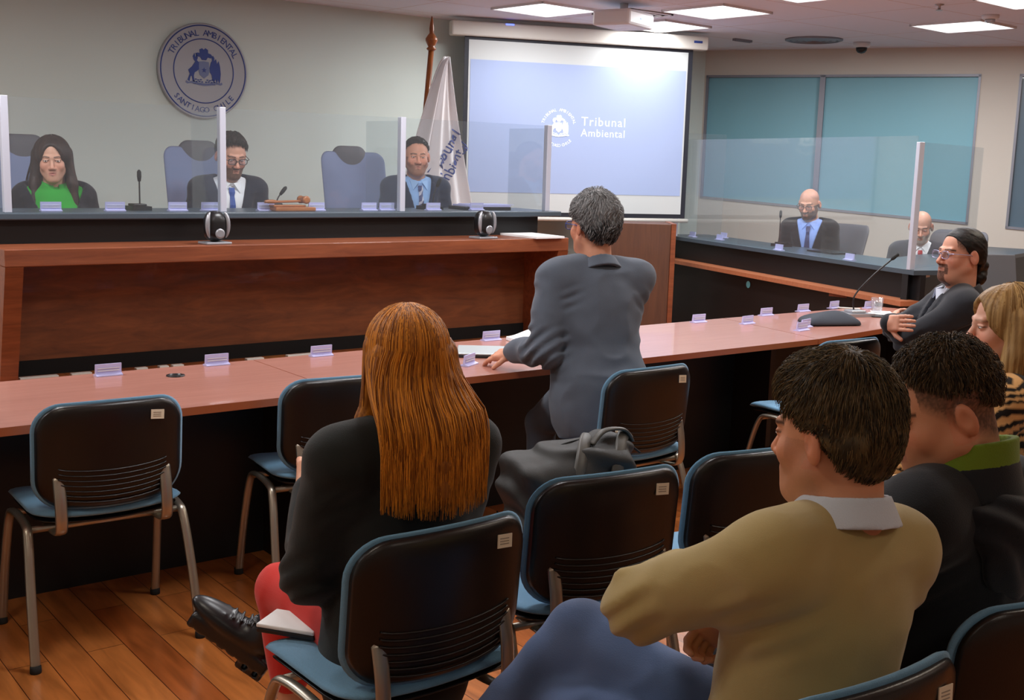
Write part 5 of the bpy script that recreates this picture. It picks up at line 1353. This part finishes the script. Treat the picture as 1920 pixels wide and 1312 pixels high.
# ------------------------------------------------------------------ long hair
def sst(t): t = min(1., max(0., t)); return t*t*(3-2*t)
def long_hair(o):
    """o: len z (in person frame) of the ends, widths, colours, front: strands fall in front of the shoulders"""
    def fn(c):
        T, Rt, Rh, ho, nb, root = (c[k] for k in ('T', 'Rt', 'Rh', 'ho', 'nb', 'root'))
        rs = o.get('res', .005); zl = o['zend']
        v = Vol(ho+A_(-.24, -.26, zl-ho[2]-.04), ho+A_(.24, .18, .17), rs)
        H = lambda x, y, z: ho+Rh @ A_(x, y, z)
        t = o.get('t', .018)
        v.add(ell(H(0, -.016, .034), (.078+t, .100+t, .084+t*.7), Rh))
        wb, dp = o.get('wb', .10), o.get('depth', .045); yb = o.get('yback', -.095)
        back = ho+A_(0, yb, 0)
        zs = np.linspace(.02, zl-ho[2], 7)
        for i, z in enumerate(zs[:-1]):
            f0 = i/6; wd = .075+(wb-.075)*min(1, f0*1.6)
            for x in np.linspace(-wd, wd, 5):
                yy = yb+.03*(x/wd)**2+o.get('drift', 0)*sst(f0*1.5)
                yy2 = yb+.03*(x/wd)**2+o.get('drift', 0)*sst((f0+1/6)*1.5)
                v.add(cap(ho+A_(x, yy+.0, z), ho+A_(x*1.05, yy2, zs[i+1]), dp*(1-.25*abs(x/wd)), dp*(1-.25*abs(x/wd))*.93), .02)
        for s in (-1, 1):
            if o.get('sides', 1):
                zz = o.get('zside', -.2); q_ = o.get('side_r', .024)
                v.add(cap(H(s*.078, -.015, .03), H(s*(.084+o.get('flare', .01)), -.005+o.get('fwd', 0), zz*.5), q_, q_), .03)
                v.add(cap(H(s*(.084+o.get('flare', .01)), -.005+o.get('fwd', 0), zz*.5), ho+A_(s*(.09+o.get('flare', .01)*2), -.02+o.get('fwd', 0)*2, zz), q_, q_*.75), .03)
        # keep the face free
        fa = o.get('face', (.062, .10))
        v.sub(ell(H(0, .105, -.03), (fa[0], fa[1], .115), Rh), .015)
        v.sub(ell(H(0, .02, -.20), (.060, .085, .12), Rh), .01) if o.get('neckfree', 1) else None
        fr = o.get('freq', 80); am = o.get('amp', .006)
        def gr(x, y, z):
            th = np.arctan2(x-ho[0], -(y-ho[1])-.0)*.11
            return -am*(vnoise(th*fr*4+2*vnoise(z*5, th*8, 0*z), z*5+0*x, 0*x+y*4)-.4)-am*.8*(vnoise(x*22, y*22, z*3.5)-.5)
        v.disp(gr)
        # ragged ends
        v.inter(lambda X, Y, Z: (zl+.035*vnoise(X*45, Y*45, 0*Z)+.05*(X-ho[0])*(X-ho[0])/.01*o.get('round', .3))-Z, .003)
        V, Fc = v.mesh(); V = relax(V, Fc, 1, .3)
        th = np.arctan2(V[:, 0]-ho[0], -(V[:, 1]-ho[1]))*.11
        c1, c2 = np.array(o['col']), np.array(o['col2'])
        def colr(V, th):
            k = np.clip(vnoise(th*fr*5, V[:, 2]*4, 0*th)*1.4-.25, 0, 1)*(.35+.65*vnoise(V[:, 0]*20, V[:, 1]*20, V[:, 2]*5))
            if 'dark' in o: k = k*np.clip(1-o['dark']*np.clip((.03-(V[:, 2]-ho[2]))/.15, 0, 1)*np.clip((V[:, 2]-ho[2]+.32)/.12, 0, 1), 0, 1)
            return c1*(1-k[:, None])+c2*k[:, None]
        parts = [(V, Fc, colr(V, th))]
        # loose strands
        n = o.get('strands', 500); rnd = np.random.RandomState(11)
        if n:
            m = 16; P = np.zeros((n, m, 3)); lenf = (zl-ho[2])
            for i in range(n):
                a = rnd.uniform(-1, 1)*o.get('spread', 1.9); t0 = rnd.uniform(0, 1); el = rnd.uniform(.05, 1.25)
                off = t+rnd.uniform(-.001, .004)
                k0 = 5
                for j in range(k0):
                    e = (PI/2-el)*(1-j/(k0-1))+0.0
                    q = A_((.078+off)*math.sin(a)*math.cos(e), -.016-(.100+off)*math.cos(a)*math.cos(e), .034+(.084+off*.8)*math.sin(e)); P[i, j] = ho+Rh @ q
                p0 = P[i, k0-1]-ho; wd = wb+.03; xx = np.clip(p0[0]/.09, -1, 1)
                zend = lenf+rnd.uniform(-.012, .05)+.02*xx*xx
                for j in range(k0, m):
                    f_ = (j-k0+1)/(m-k0); e_ = min(1, f_*2.2)
                    ty = yb-dp*(1-.35*abs(xx))-.002+.03*xx*xx+rnd.uniform(-.0015, .0015)+o.get('drift', 0)*sst(f_*1.5)
                    tx = xx*(wd+.012)
                    if a > 1.5 or a < -1.5: ty = p0[1]-.01; tx = p0[0]*1.1
                    P[i, j] = ho+A_(p0[0]*(1-e_)+tx*e_+.004*math.sin(f_*5+i), p0[1]*(1-e_)+ty*e_, p0[2]+(zend-p0[2])*f_)
            k = rnd.rand(n)[:, None]**1.2; cols = c1*(1-k)+c2*k*1.1
            parts.append(tubes(P, o.get('sr', .0013), cols))
        mobj('hair', *join(parts), 'hairm', root)
    return dict(type='long', fn=fn)

D = math.radians
BLK = lin(18, 16, 15)
# ---- woman in green at the bench
person('woman with long dark hair and bright green blouse seated at the left of the bench', (1.875, 6.58, 1.545), D(172), .5, hipz=.45, lean=.06, head=(D(-10), .12, .02), fem=True, width=1.02,
       skin=(206, 158, 134), look=dict(w=.96, brow=lin(50, 36, 30), nose=.8, lips=lin(170, 96, 92), open=.0042),
       top=dict(kind='open', col=(22, 24, 34), shirt=(40, 150, 50), v=(.12, .36), collar=(44, 160, 56), collar_s=1.12, fl=.02),
       arms={-1: ((-.14, .24, .60), (-.3, -.4, -.8)), 1: ((.14, .24, .60), (.3, -.4, -.8))},
       hair=long_hair(dict(zend=.70, col=lin(30, 22, 20), col2=lin(70, 50, 42), wb=.09, depth=.03, yback=-.07, zside=-.27, fwd=.03, flare=.012, strands=220, face=(.056, .085), res=.006, t=.014, amp=.004)), res=.010, hres=.0030)
# ---- man in glasses, centre of the bench
person('dark haired bearded man in glasses, black suit and blue tie, seated at the bench middle', (2.86, 6.46, 1.590), D(168), .5, hipz=.46, lean=.10, head=(D(8), .30, 0),
       skin=(200, 148, 124), look=dict(stubble=(lin(40, 28, 24), .8), glasses=dict(col=(20, 20, 24), r=.0022), fat=.4, open=.0022, brow=BLK),
       top=dict(kind='suit', col=(30, 34, 48), shirt=(226, 228, 232), tie=(42, 76, 150), v=(.14, .24), collar=(228, 230, 234), cuff=(225, 225, 230)),
       arms={-1: ((-.14, .24, .60), (-.3, -.4, -.8)), 1: ((.14, .24, .60), (.3, -.4, -.8))},
       hair=dict(type='short', strands=1800, sr=.0014, sl=.022, t=.011, top=.008, line=(.022, .84), col=lin(20, 16, 15), col2=lin(52, 42, 36), quiff=1), res=.010, hres=.0030)
# ---- man with striped tie
person('man in navy suit with striped tie, seated at the bench nearest the flag', (4.235, 6.60, 1.620), D(165), .5, hipz=.48, lean=.04, head=(D(-10), .05, 0), width=1.05,
       skin=(208, 152, 126), look=dict(stubble=(lin(70, 52, 44), .55), fat=.6, brow=BLK, open=.0032),
       top=dict(kind='suit', col=(28, 40, 62), shirt=(140, 178, 224), tie=(52, 62, 110), stripe=(176, 180, 196), v=(.14, .24), collar=(150, 186, 228), cuff=(150, 186, 228)),
       arms={-1: ((-.14, .24, .60), (-.3, -.4, -.8)), 1: ((.14, .24, .60), (.3, -.4, -.8))},
       hair=dict(type='short', strands=1500, sr=.0012, sl=.014, t=.006, top=.004, line=(.030, .84), col=lin(18, 15, 14), col2=lin(44, 38, 34), amp=.002), res=.010, hres=.0030)
# ---- bald man, black suit, side bench
person('bald man with glasses, dark beard, black suit and blue tie seated behind the side bench', (7.66, 6.04, 1.336), D(122), .2, lean=.03, head=(D(-12), .26, 0),
       skin=(206, 152, 126), look=dict(stubble=(lin(38, 30, 28), .85), scalp=(lin(90, 70, 60), .55), glasses=dict(col=(20, 20, 24), r=.0022), open=.0018, brow=BLK),
       top=dict(kind='suit', col=(24, 24, 28), shirt=(140, 168, 230), tie=(58, 64, 104), v=(.12, .24), collar=(146, 174, 234), wr=.004),
       arms={-1: ((-.14, .24, .60), (-.3, -.4, -.8)), 1: ((.14, .24, .60), (.3, -.4, -.8))}, res=.010, hres=.0030)
# ---- grey bearded man
person('balding grey bearded man in dark v neck sweater with red tie near the window wall', (8.03, 5.24, 1.195), D(128), .2, hipz=.40, lean=.06, head=(D(-4), .30, 0),
       skin=(206, 156, 134), look=dict(stubble=(lin(170, 168, 162), .8), scalp=(lin(120, 108, 100), .5), open=.0014, brow=lin(90, 80, 72)),
       top=dict(kind='vneck', col=(46, 48, 58), shirt=(224, 226, 230), tie=(168, 44, 54), v=(.30, .34), collar=(228, 230, 232), fl=.014),
       arms={-1: ((-.14, .24, .60), (-.3, -.4, -.8)), 1: ((.14, .24, .60), (.3, -.4, -.8))}, res=.010, hres=.0030)
# ---- man with tied back hair, arms crossed
def tied_hair(c):
    Rh, ho, root = c['Rh'], c['ho'], c['root']; H = lambda x, y, z: ho+Rh @ A_(x, y, z)
    v = Vol(ho-A_(.22, .22, .2), ho+A_(.22, .22, .17), .0036)
    v.add(ell(H(0, -.020, .040), (.0825, .104, .087), Rh)); v.add(ell(H(0, -.07, -.02), (.062, .052, .07), Rh), .03)
    for p, r_ in (((0, -.115, -.045), .035), ((.015, -.125, -.075), .038), ((-.01, -.105, -.10), .034), ((.02, -.10, -.125), .026)): v.add(ell(H(*p), (r_, r_, r_)), .015)
    Hl = lambda X, Y, Z: ((Rh[0, 0]*(X-ho[0])+Rh[1, 0]*(Y-ho[1])+Rh[2, 0]*(Z-ho[2])), (Rh[0, 1]*(X-ho[0])+Rh[1, 1]*(Y-ho[1])+Rh[2, 1]*(Z-ho[2])), (Rh[0, 2]*(X-ho[0])+Rh[1, 2]*(Y-ho[1])+Rh[2, 2]*(Z-ho[2])))
    v.inter(lambda X, Y, Z: (lambda q: np.where(q[1] > -.075, (-.014+1.36*np.maximum(q[1], -.02)+.10*np.abs(q[0])-q[2])/1.4, -.02))(Hl(X, Y, Z)), .006)
    for s in (-1, 1): v.sub(ell(H(s*.090, -.004, -.022), (.022, .024, .036), Rh), .008)
    def gr(x, y, z):
        a, b, e = Hl(x, y, z); return -.004*(vnoise(a*20+3*vnoise(a*10, b*10, e*10), b*14, e*110-b*60)-.4)-.006*(vnoise(a*50, b*50, e*50)-.5)*np.clip((-.08-b)/.03, 0, 1)
    v.disp(gr); V, Fc = v.mesh(); V = relax(V, Fc, 1, .3); k = np.clip(vnoise(V[:, 0]*60, V[:, 1]*60, V[:, 2]*160)*1.3-.5, 0, 1)[:, None]
    mobj('hair', V, Fc, lin(14, 12, 13)*(1-k)+lin(58, 52, 50)*k, 'hairm', root)
person('man with tied back black hair, glasses and goatee, arms crossed at right desk', (4.80, 2.92, 1.242), D(44), 0, lean=-.06, head=(D(26), -.04, 0), width=1.06,
       skin=(206, 150, 126), look=dict(goatee=(lin(40, 30, 28), .8), glasses=dict(col=(170, 170, 205), metal=.6, r=.0016), scalp=(lin(24, 20, 20), .9), scalp_lo=-.02, scalp_hi=.3, brow=BLK, open=.0034, fat=.2),
       top=dict(kind='suit', col=(38, 40, 46), shirt=(190, 196, 214), tie=None, v=(.30, .22), collar=(200, 206, 220), cuff=(186, 194, 216), wr=.007),
       arms={-1: ((.12, .22, .90), (-.7, .4, -.5)), 1: ((-.13, .27, .93), (.7, .2, -.5))}, hands=((.6, (0, -1, .1), (.8, -.4, .2)), (.5, (.3, -1, -.1), (-.9, -.35, .15))),
       legs={-1: ((-.13, .42, .50), (-.14, .40, .09), (-.16, .56, .05)), 1: ((.12, .42, .50), (.13, .44, .09), (.14, .60, .05))},
       hair=dict(type='fn', fn=tied_hair), res=.0075, hres=.0032)
# ---- blonde woman
def tiger(V, q):
    x, y, z = q.T; w = vnoise(x*9, y*9, z*9); th = np.arctan2(x, y)*.14
    s = np.sin((z*1.0+.12*w+.10*vnoise(th*14, z*6, 0*z))*190+th*20)+1.1*(vnoise(th*60, y*14, z*30)-.5)
    k = (s > .05)[:, None]; return np.where(k, lin(26, 20, 16), lin(212, 164, 106))
person('blonde woman with shoulder length hair and black and tan striped blouse at the right edge', (3.315, 1.845, 1.150), D(30), 0, lean=.02, head=(D(20), .06, 0), fem=True, width=1.02,
       skin=(222, 168, 142), look=dict(w=.95, nose=.9, brow=lin(120, 86, 60), browa=.5, lips=lin(190, 110, 104), open=.0028),
       top=dict(kind='plain', name='blouse', col=(200, 150, 100), cfun=tiger, fl=.014, neckr=.06),
       arms={-1: ((-.10, .32, .62), (-.6, -.2, -.6)), 1: ((.10, .32, .62), (.6, -.2, -.6))},
       hair=long_hair(dict(zend=.985, col=lin(126, 92, 48), col2=lin(196, 160, 104), wb=.085, depth=.035, yback=-.075, zside=-.16, fwd=.012, flare=.006, strands=420, face=(.062, .085), t=.016, freq=60, res=.0045, amp=.005, round=.1)), res=.0085, hres=.0032)
# ---- man in dark jacket with green collar
c = person('man with short black hair in a dark hooded jacket with green collar, looking down', (2.025, 1.24, 1.142), D(4), 0, hipz=.50, lean=.0, head=(D(50), .30, 0), width=1.10, belly=.5,
       skin=(196, 138, 106), look=dict(fat=1., w=1.04, neck=.064, brow=BLK, open=.0018, scalp=(lin(44, 33, 26), .85), scalp_lo=-.025, scalp_hi=.2),
       top=dict(kind='plain', name='jacket', col=(24, 27, 31), fl=.030, wr=.012, neckr=.082, hem=-.12),
       arms={-1: ((-.10, .30, .64), (-.7, -.1, -.5)), 1: ((.10, .30, .64), (.7, -.1, -.5))},
       hair=dict(type='short', t=.006, top=.018, line=(.040, .50), col=lin(26, 21, 17), col2=lin(100, 80, 52), amp=.004, temple=.4, fade=.06, taper=.9, freq=(120, 120, 30), res=.0028, strands=5000, sl=.02, lift=.010, sr=.0008), res=.0065, hres=.003, hands=(.6, .6))
c['ringobj']('green_collar', [ring(c['nb']+c['Rt'] @ A_(0, .016, .060), c['Rt'], .094, .096, .038, .008, .10, .05, .012)], (104, 128, 34))
c['ringobj']('collar_shell', [ring(c['nb']+c['Rt'] @ A_(0, .014, .018), c['Rt'], .104, .104, .036, .008, .25, .05, .02)], (30, 32, 36))
# hood hanging on the back
v = Vol(c['nb']-A_(.26, .26, .26), c['nb']+A_(.26, .22, .12), .006); Tn, Rn = c['T'], c['Rt']
for k in range(15):
    a = PI*(.02+.96*k/14); p0 = Tn(.118*math.cos(a), -.02-.115*math.sin(a), .50-.06*math.sin(a)); a2 = PI*(.02+.96*(k+1)/14); p1 = Tn(.118*math.cos(a2), -.02-.115*math.sin(a2), .50-.06*math.sin(a2))
    if k < 14: v.add(cap(p0, p1, .016+.016*math.sin(a), .016+.016*math.sin(a2)), .02)
v.add(ell(Tn(0, -.125, .40), (.115, .035, .10), Rn), .04); v.add(ell(Tn(0, -.11, .47), (.10, .04, .05), Rn), .03)
v.disp(lambda x, y, z: .005*np.sin((x*1.5+z*2)*40+5*vnoise(x*9, y*9, z*9)))
V, Fc = v.mesh(); V = relax(V, Fc, 2); mobj('hood', V, Fc, flatcol(V, lin(27, 29, 34)), 'cloth', c['root'])
for k, (sx, dz) in enumerate(((-1, .0),)):
    bm = BM(); p = Tn(-.085, .12, .47); tube(bm, smooth_path([Vector(p), Vector(Tn(-.09, .15, .42)), Vector(Tn(-.085, .155, .36))], 4), .003, 6); finish('drawstring', bm, 'silver', c['root'])
# ---- man in the beige sweater (foreground)
c = person('man in beige sweater and jeans with white collar, arms crossed, seated in the foreground', (1.622, 1.195, 1.150), D(-4), 0, hipz=.51, lean=-.03, side=.10, head=(D(10), .08, 0), width=1.0, belly=.3,
       skin=(206, 146, 112), look=dict(neck=.058, fat=.2, brow=BLK, stubble=(lin(120, 84, 66), .25)),
       top=dict(kind='sweater', col=(170, 150, 98), fl=.024, wr=.007, collar=(196, 204, 214), collar_s=1.30, hem=-.10),
       arms={-1: ((.03, .34, .80), (-1, .25, -.35)), 1: ((.06, .20, .76), (.8, .1, -.5))}, hands=((.9, (0, -1, 0), (1, -.3, -.5)), (1.2, (0, -1, 0), (-.4, .3, -.4))),
       legs={1: ((-.10, .50, .64), (-.34, .60, .36), (-.48, .68, .36)), -1: ((-.17, .46, .50), (-.15, .46, .09), (-.17, .62, .05))},
       trousers=(84, 104, 142), extra=dict(denim=1, trouser_name='jeans', trouser_end=.96), shoes=(60, 40, 28),
       hair=dict(type='short', t=.015, top=.018, line=(-.005, .88), col=lin(34, 28, 17), col2=lin(112, 92, 58), amp=.005, quiff=1, freq=(70, 30, 50), res=.0028, strands=7000, sl=.024, lift=.005, sr=.0008), res=.006, hres=.0028)
# ---- red haired woman (foreground)
c = person('red haired woman with long straight hair in a dark blazer and red trousers, legs crossed', (1.372, 2.17, 1.152), D(-6), 0, hipz=.50, lean=-.03, head=(D(-14), .05, 0), fem=True, width=1.12,
       skin=(214, 156, 126), look=dict(brow=lin(110, 60, 30)),
       top=dict(kind='plain', name='blazer', col=(30, 33, 32), fl=.020, wr=.005, pads=.006, neckr=.075, hem=-.20, skirt=1),
       arms={-1: ((-.12, .24, .80), (-.35, -.9, -.5)), 1: ((.06, .26, .76), (.4, -.8, -.6))}, hands=(.7, .6),
       legs={1: ((.0, .40, .61), (-.13, .53, .335), (-.215, .59, .41)), -1: ((-.13, .42, .49), (-.10, .40, .09), (-.12, .56, .05))},
       trousers=(206, 52, 44), shoes=(24, 24, 28), extra=dict(chunky=.014, trouser_end=.58),
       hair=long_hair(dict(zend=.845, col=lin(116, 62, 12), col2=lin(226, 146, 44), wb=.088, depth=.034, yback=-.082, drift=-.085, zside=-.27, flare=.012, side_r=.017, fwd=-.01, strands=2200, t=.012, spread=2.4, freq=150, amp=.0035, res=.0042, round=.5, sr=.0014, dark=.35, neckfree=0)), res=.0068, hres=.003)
# ---- standing man in grey
c = person('grey haired man in a grey suit rising from his chair and leaning on the desk', (3.13, 3.545, 1.352), D(-14), 0, seat=False, hipz=.70, lean=.22, side=.02, head=(D(12), .0, 0), width=1.16,
       skin=(206, 146, 118), look=dict(glasses=dict(col=(40, 60, 130), r=.002), neck=.054, brow=lin(90, 80, 74)),
       top=dict(kind='suit', col=(88, 96, 108), shirt=(214, 218, 232), tie=(60, 60, 80), v=(.14, .24), collar=(216, 220, 234), cuff=(214, 218, 232), hem=-.20, skirt=1, fl=.024, wr=.010),
       arms={-1: ((-.27, .27, .815), (-.1, -1, -.5)), 1: ((.10, .50, .815), (.5, -.4, -.6))}, hands=((.45, (.5, 0, -1), (-.45, .75, -.2), 1), (.4, (0, 0, -1), (0, .9, -.3))),
       legs={-1: ((-.12, .30, .50), (-.14, .22, .09), (-.16, .38, .05)), 1: ((.10, .30, .50), (.12, .20, .09), (.14, .36, .05))},
       trousers=(74, 82, 94),
       hair=dict(type='short', t=.017, top=.012, line=(-.002, .85), col=lin(24, 25, 28), col2=lin(150, 150, 150), grey=.55, amp=.008, freq=(60, 60, 60), res=.003, strands=4500, sl=.024, lift=.010, mess=2.5, sr=.0010), res=.0068, hres=.003)
# ------------------------------------------------------------------ black backpack on the empty chair
e = empty('backpack', (2.13, 2.44, .475), D(-8)); e.scale = (.92, .85, .76)
v = Vol((-.32, -.24, -.02), (.40, .26, .56), .006)
v.add(rbox((0, 0, .20), (.15, .075, .17), .05), .0); v.add(ell((.0, .0, .33), (.20, .115, .10)), .06)
v.add(ell((.12, .02, .36), (.13, .09, .075)), .05); v.add(rbox((-.02, .12, .15), (.11, .03, .10), .03), .04)
v.inter(lambda X, Y, Z: (.0-Z)+0*X, .01)
def bagf(x, y, z): return .010*np.sin((x*.9+z*1.4)*34+6*vnoise(x*7, y*7, z*7))*np.clip(z/.2, .2, 1)+.008*(vnoise(x*14, y*14, z*14)-.5)
v.disp(bagf); V, Fc = v.mesh(); V = relax(V, Fc, 1); V = V @ rot('y', -.12).T
mobj('pack', V, Fc, flatcol(V, lin(40, 40, 38)), M['bag'], e)
for k, (x, c) in enumerate(((-.09, 'bagtrim'), (.05, 'bagtrim'))):
    bm = BM(); tube(bm, smooth_path([(x, -.13, .05), (x-.01, -.15, .22), (x+.03, -.12, .38), (x+.10, -.03, .455), (x+.18, .06, .43)], 6), .024, 8, flat=.4); finish('shoulder_strap', bm, c, e)
bm = BM(); tube(bm, smooth_path([(.02, -.05, .44), (.07, -.04, .485), (.15, -.03, .48), (.19, -.02, .43)], 6), .014, 8, flat=.5); finish('grab_handle', bm, 'bagtrim', e)
bm = BM(); tube(bm, smooth_path([(-.17, .06, .1), (-.16, .05, .30), (-.06, .03, .42), (.14, .02, .44), (.26, .03, .36)], 8), .004, 6); finish('zip', bm, 'rubber', e)
bm = BM(); box(bm, -.205, -.195, -.03, -.01, .19, .225, .002); box(bm, -.205, -.195, -.03, -.01, .13, .15, .002); finish('orange_tab', bm, 'orange', e)
tag(e, 'slumped black backpack with straps standing on the empty chair behind the standing man', 'backpack')
# notebook and phone of the red haired woman
e = empty('notebook', (1.19, 2.355, .492), D(35)); bm = BM(); box(bm, -.05, .05, -.075, .075, 0, .010, .002); finish('cover', bm, 'blackplastic', e)
bm = BM(); box(bm, -.048, .052, -.073, .077, .0105, .02, .003); finish('pages', bm, 'paper', e); tag(e, 'small pale notebook lying on the seat beside the red trousers', 'notebook')
# charger and bags on the floor
e = empty('power_adapter', (2.93, 3.22, 0), .4); bm = BM(); box(bm, -.07, .07, -.03, .03, 0, .035, .006); finish('brick', bm, 'blackplastic', e)
bm = BM(); tube(bm, smooth_path([(.07, 0, .012), (.12, .02, .006), (.16, -.03, .006), (.24, 0, .006)], 6), .004, 6); finish('cord', bm, 'rubber', e); tag(e, 'black power adapter on the floor left of the backpack', 'power adapter')
e = empty('handbag', (4.52, 3.62, 0), .3)
v = Vol((-.2, -.14, -.02), (.2, .14, .34), .006); v.add(rbox((0, 0, .12), (.12, .05, .09), .03)); v.inter(lambda X, Y, Z: -Z+0*X, .005); v.disp(lambda x, y, z: .012*np.sin(x*40+z*30+5*vnoise(x*8, y*8, z*8))); V, Fc = v.mesh(); V = relax(V, Fc, 1)
mobj('pouch', V, Fc, flatcol(V, lin(18, 18, 20)), 'leather', e)
bm = BM(); tube(bm, smooth_path([(-.09, 0, .22), (-.06, .01, .29), (.06, .01, .29), (.09, 0, .22)], 6), .008, 8); finish('handle', bm, 'silver', e); tag(e, 'glossy black handbag on the floor under the chair at the right desk', 'handbag')
#END
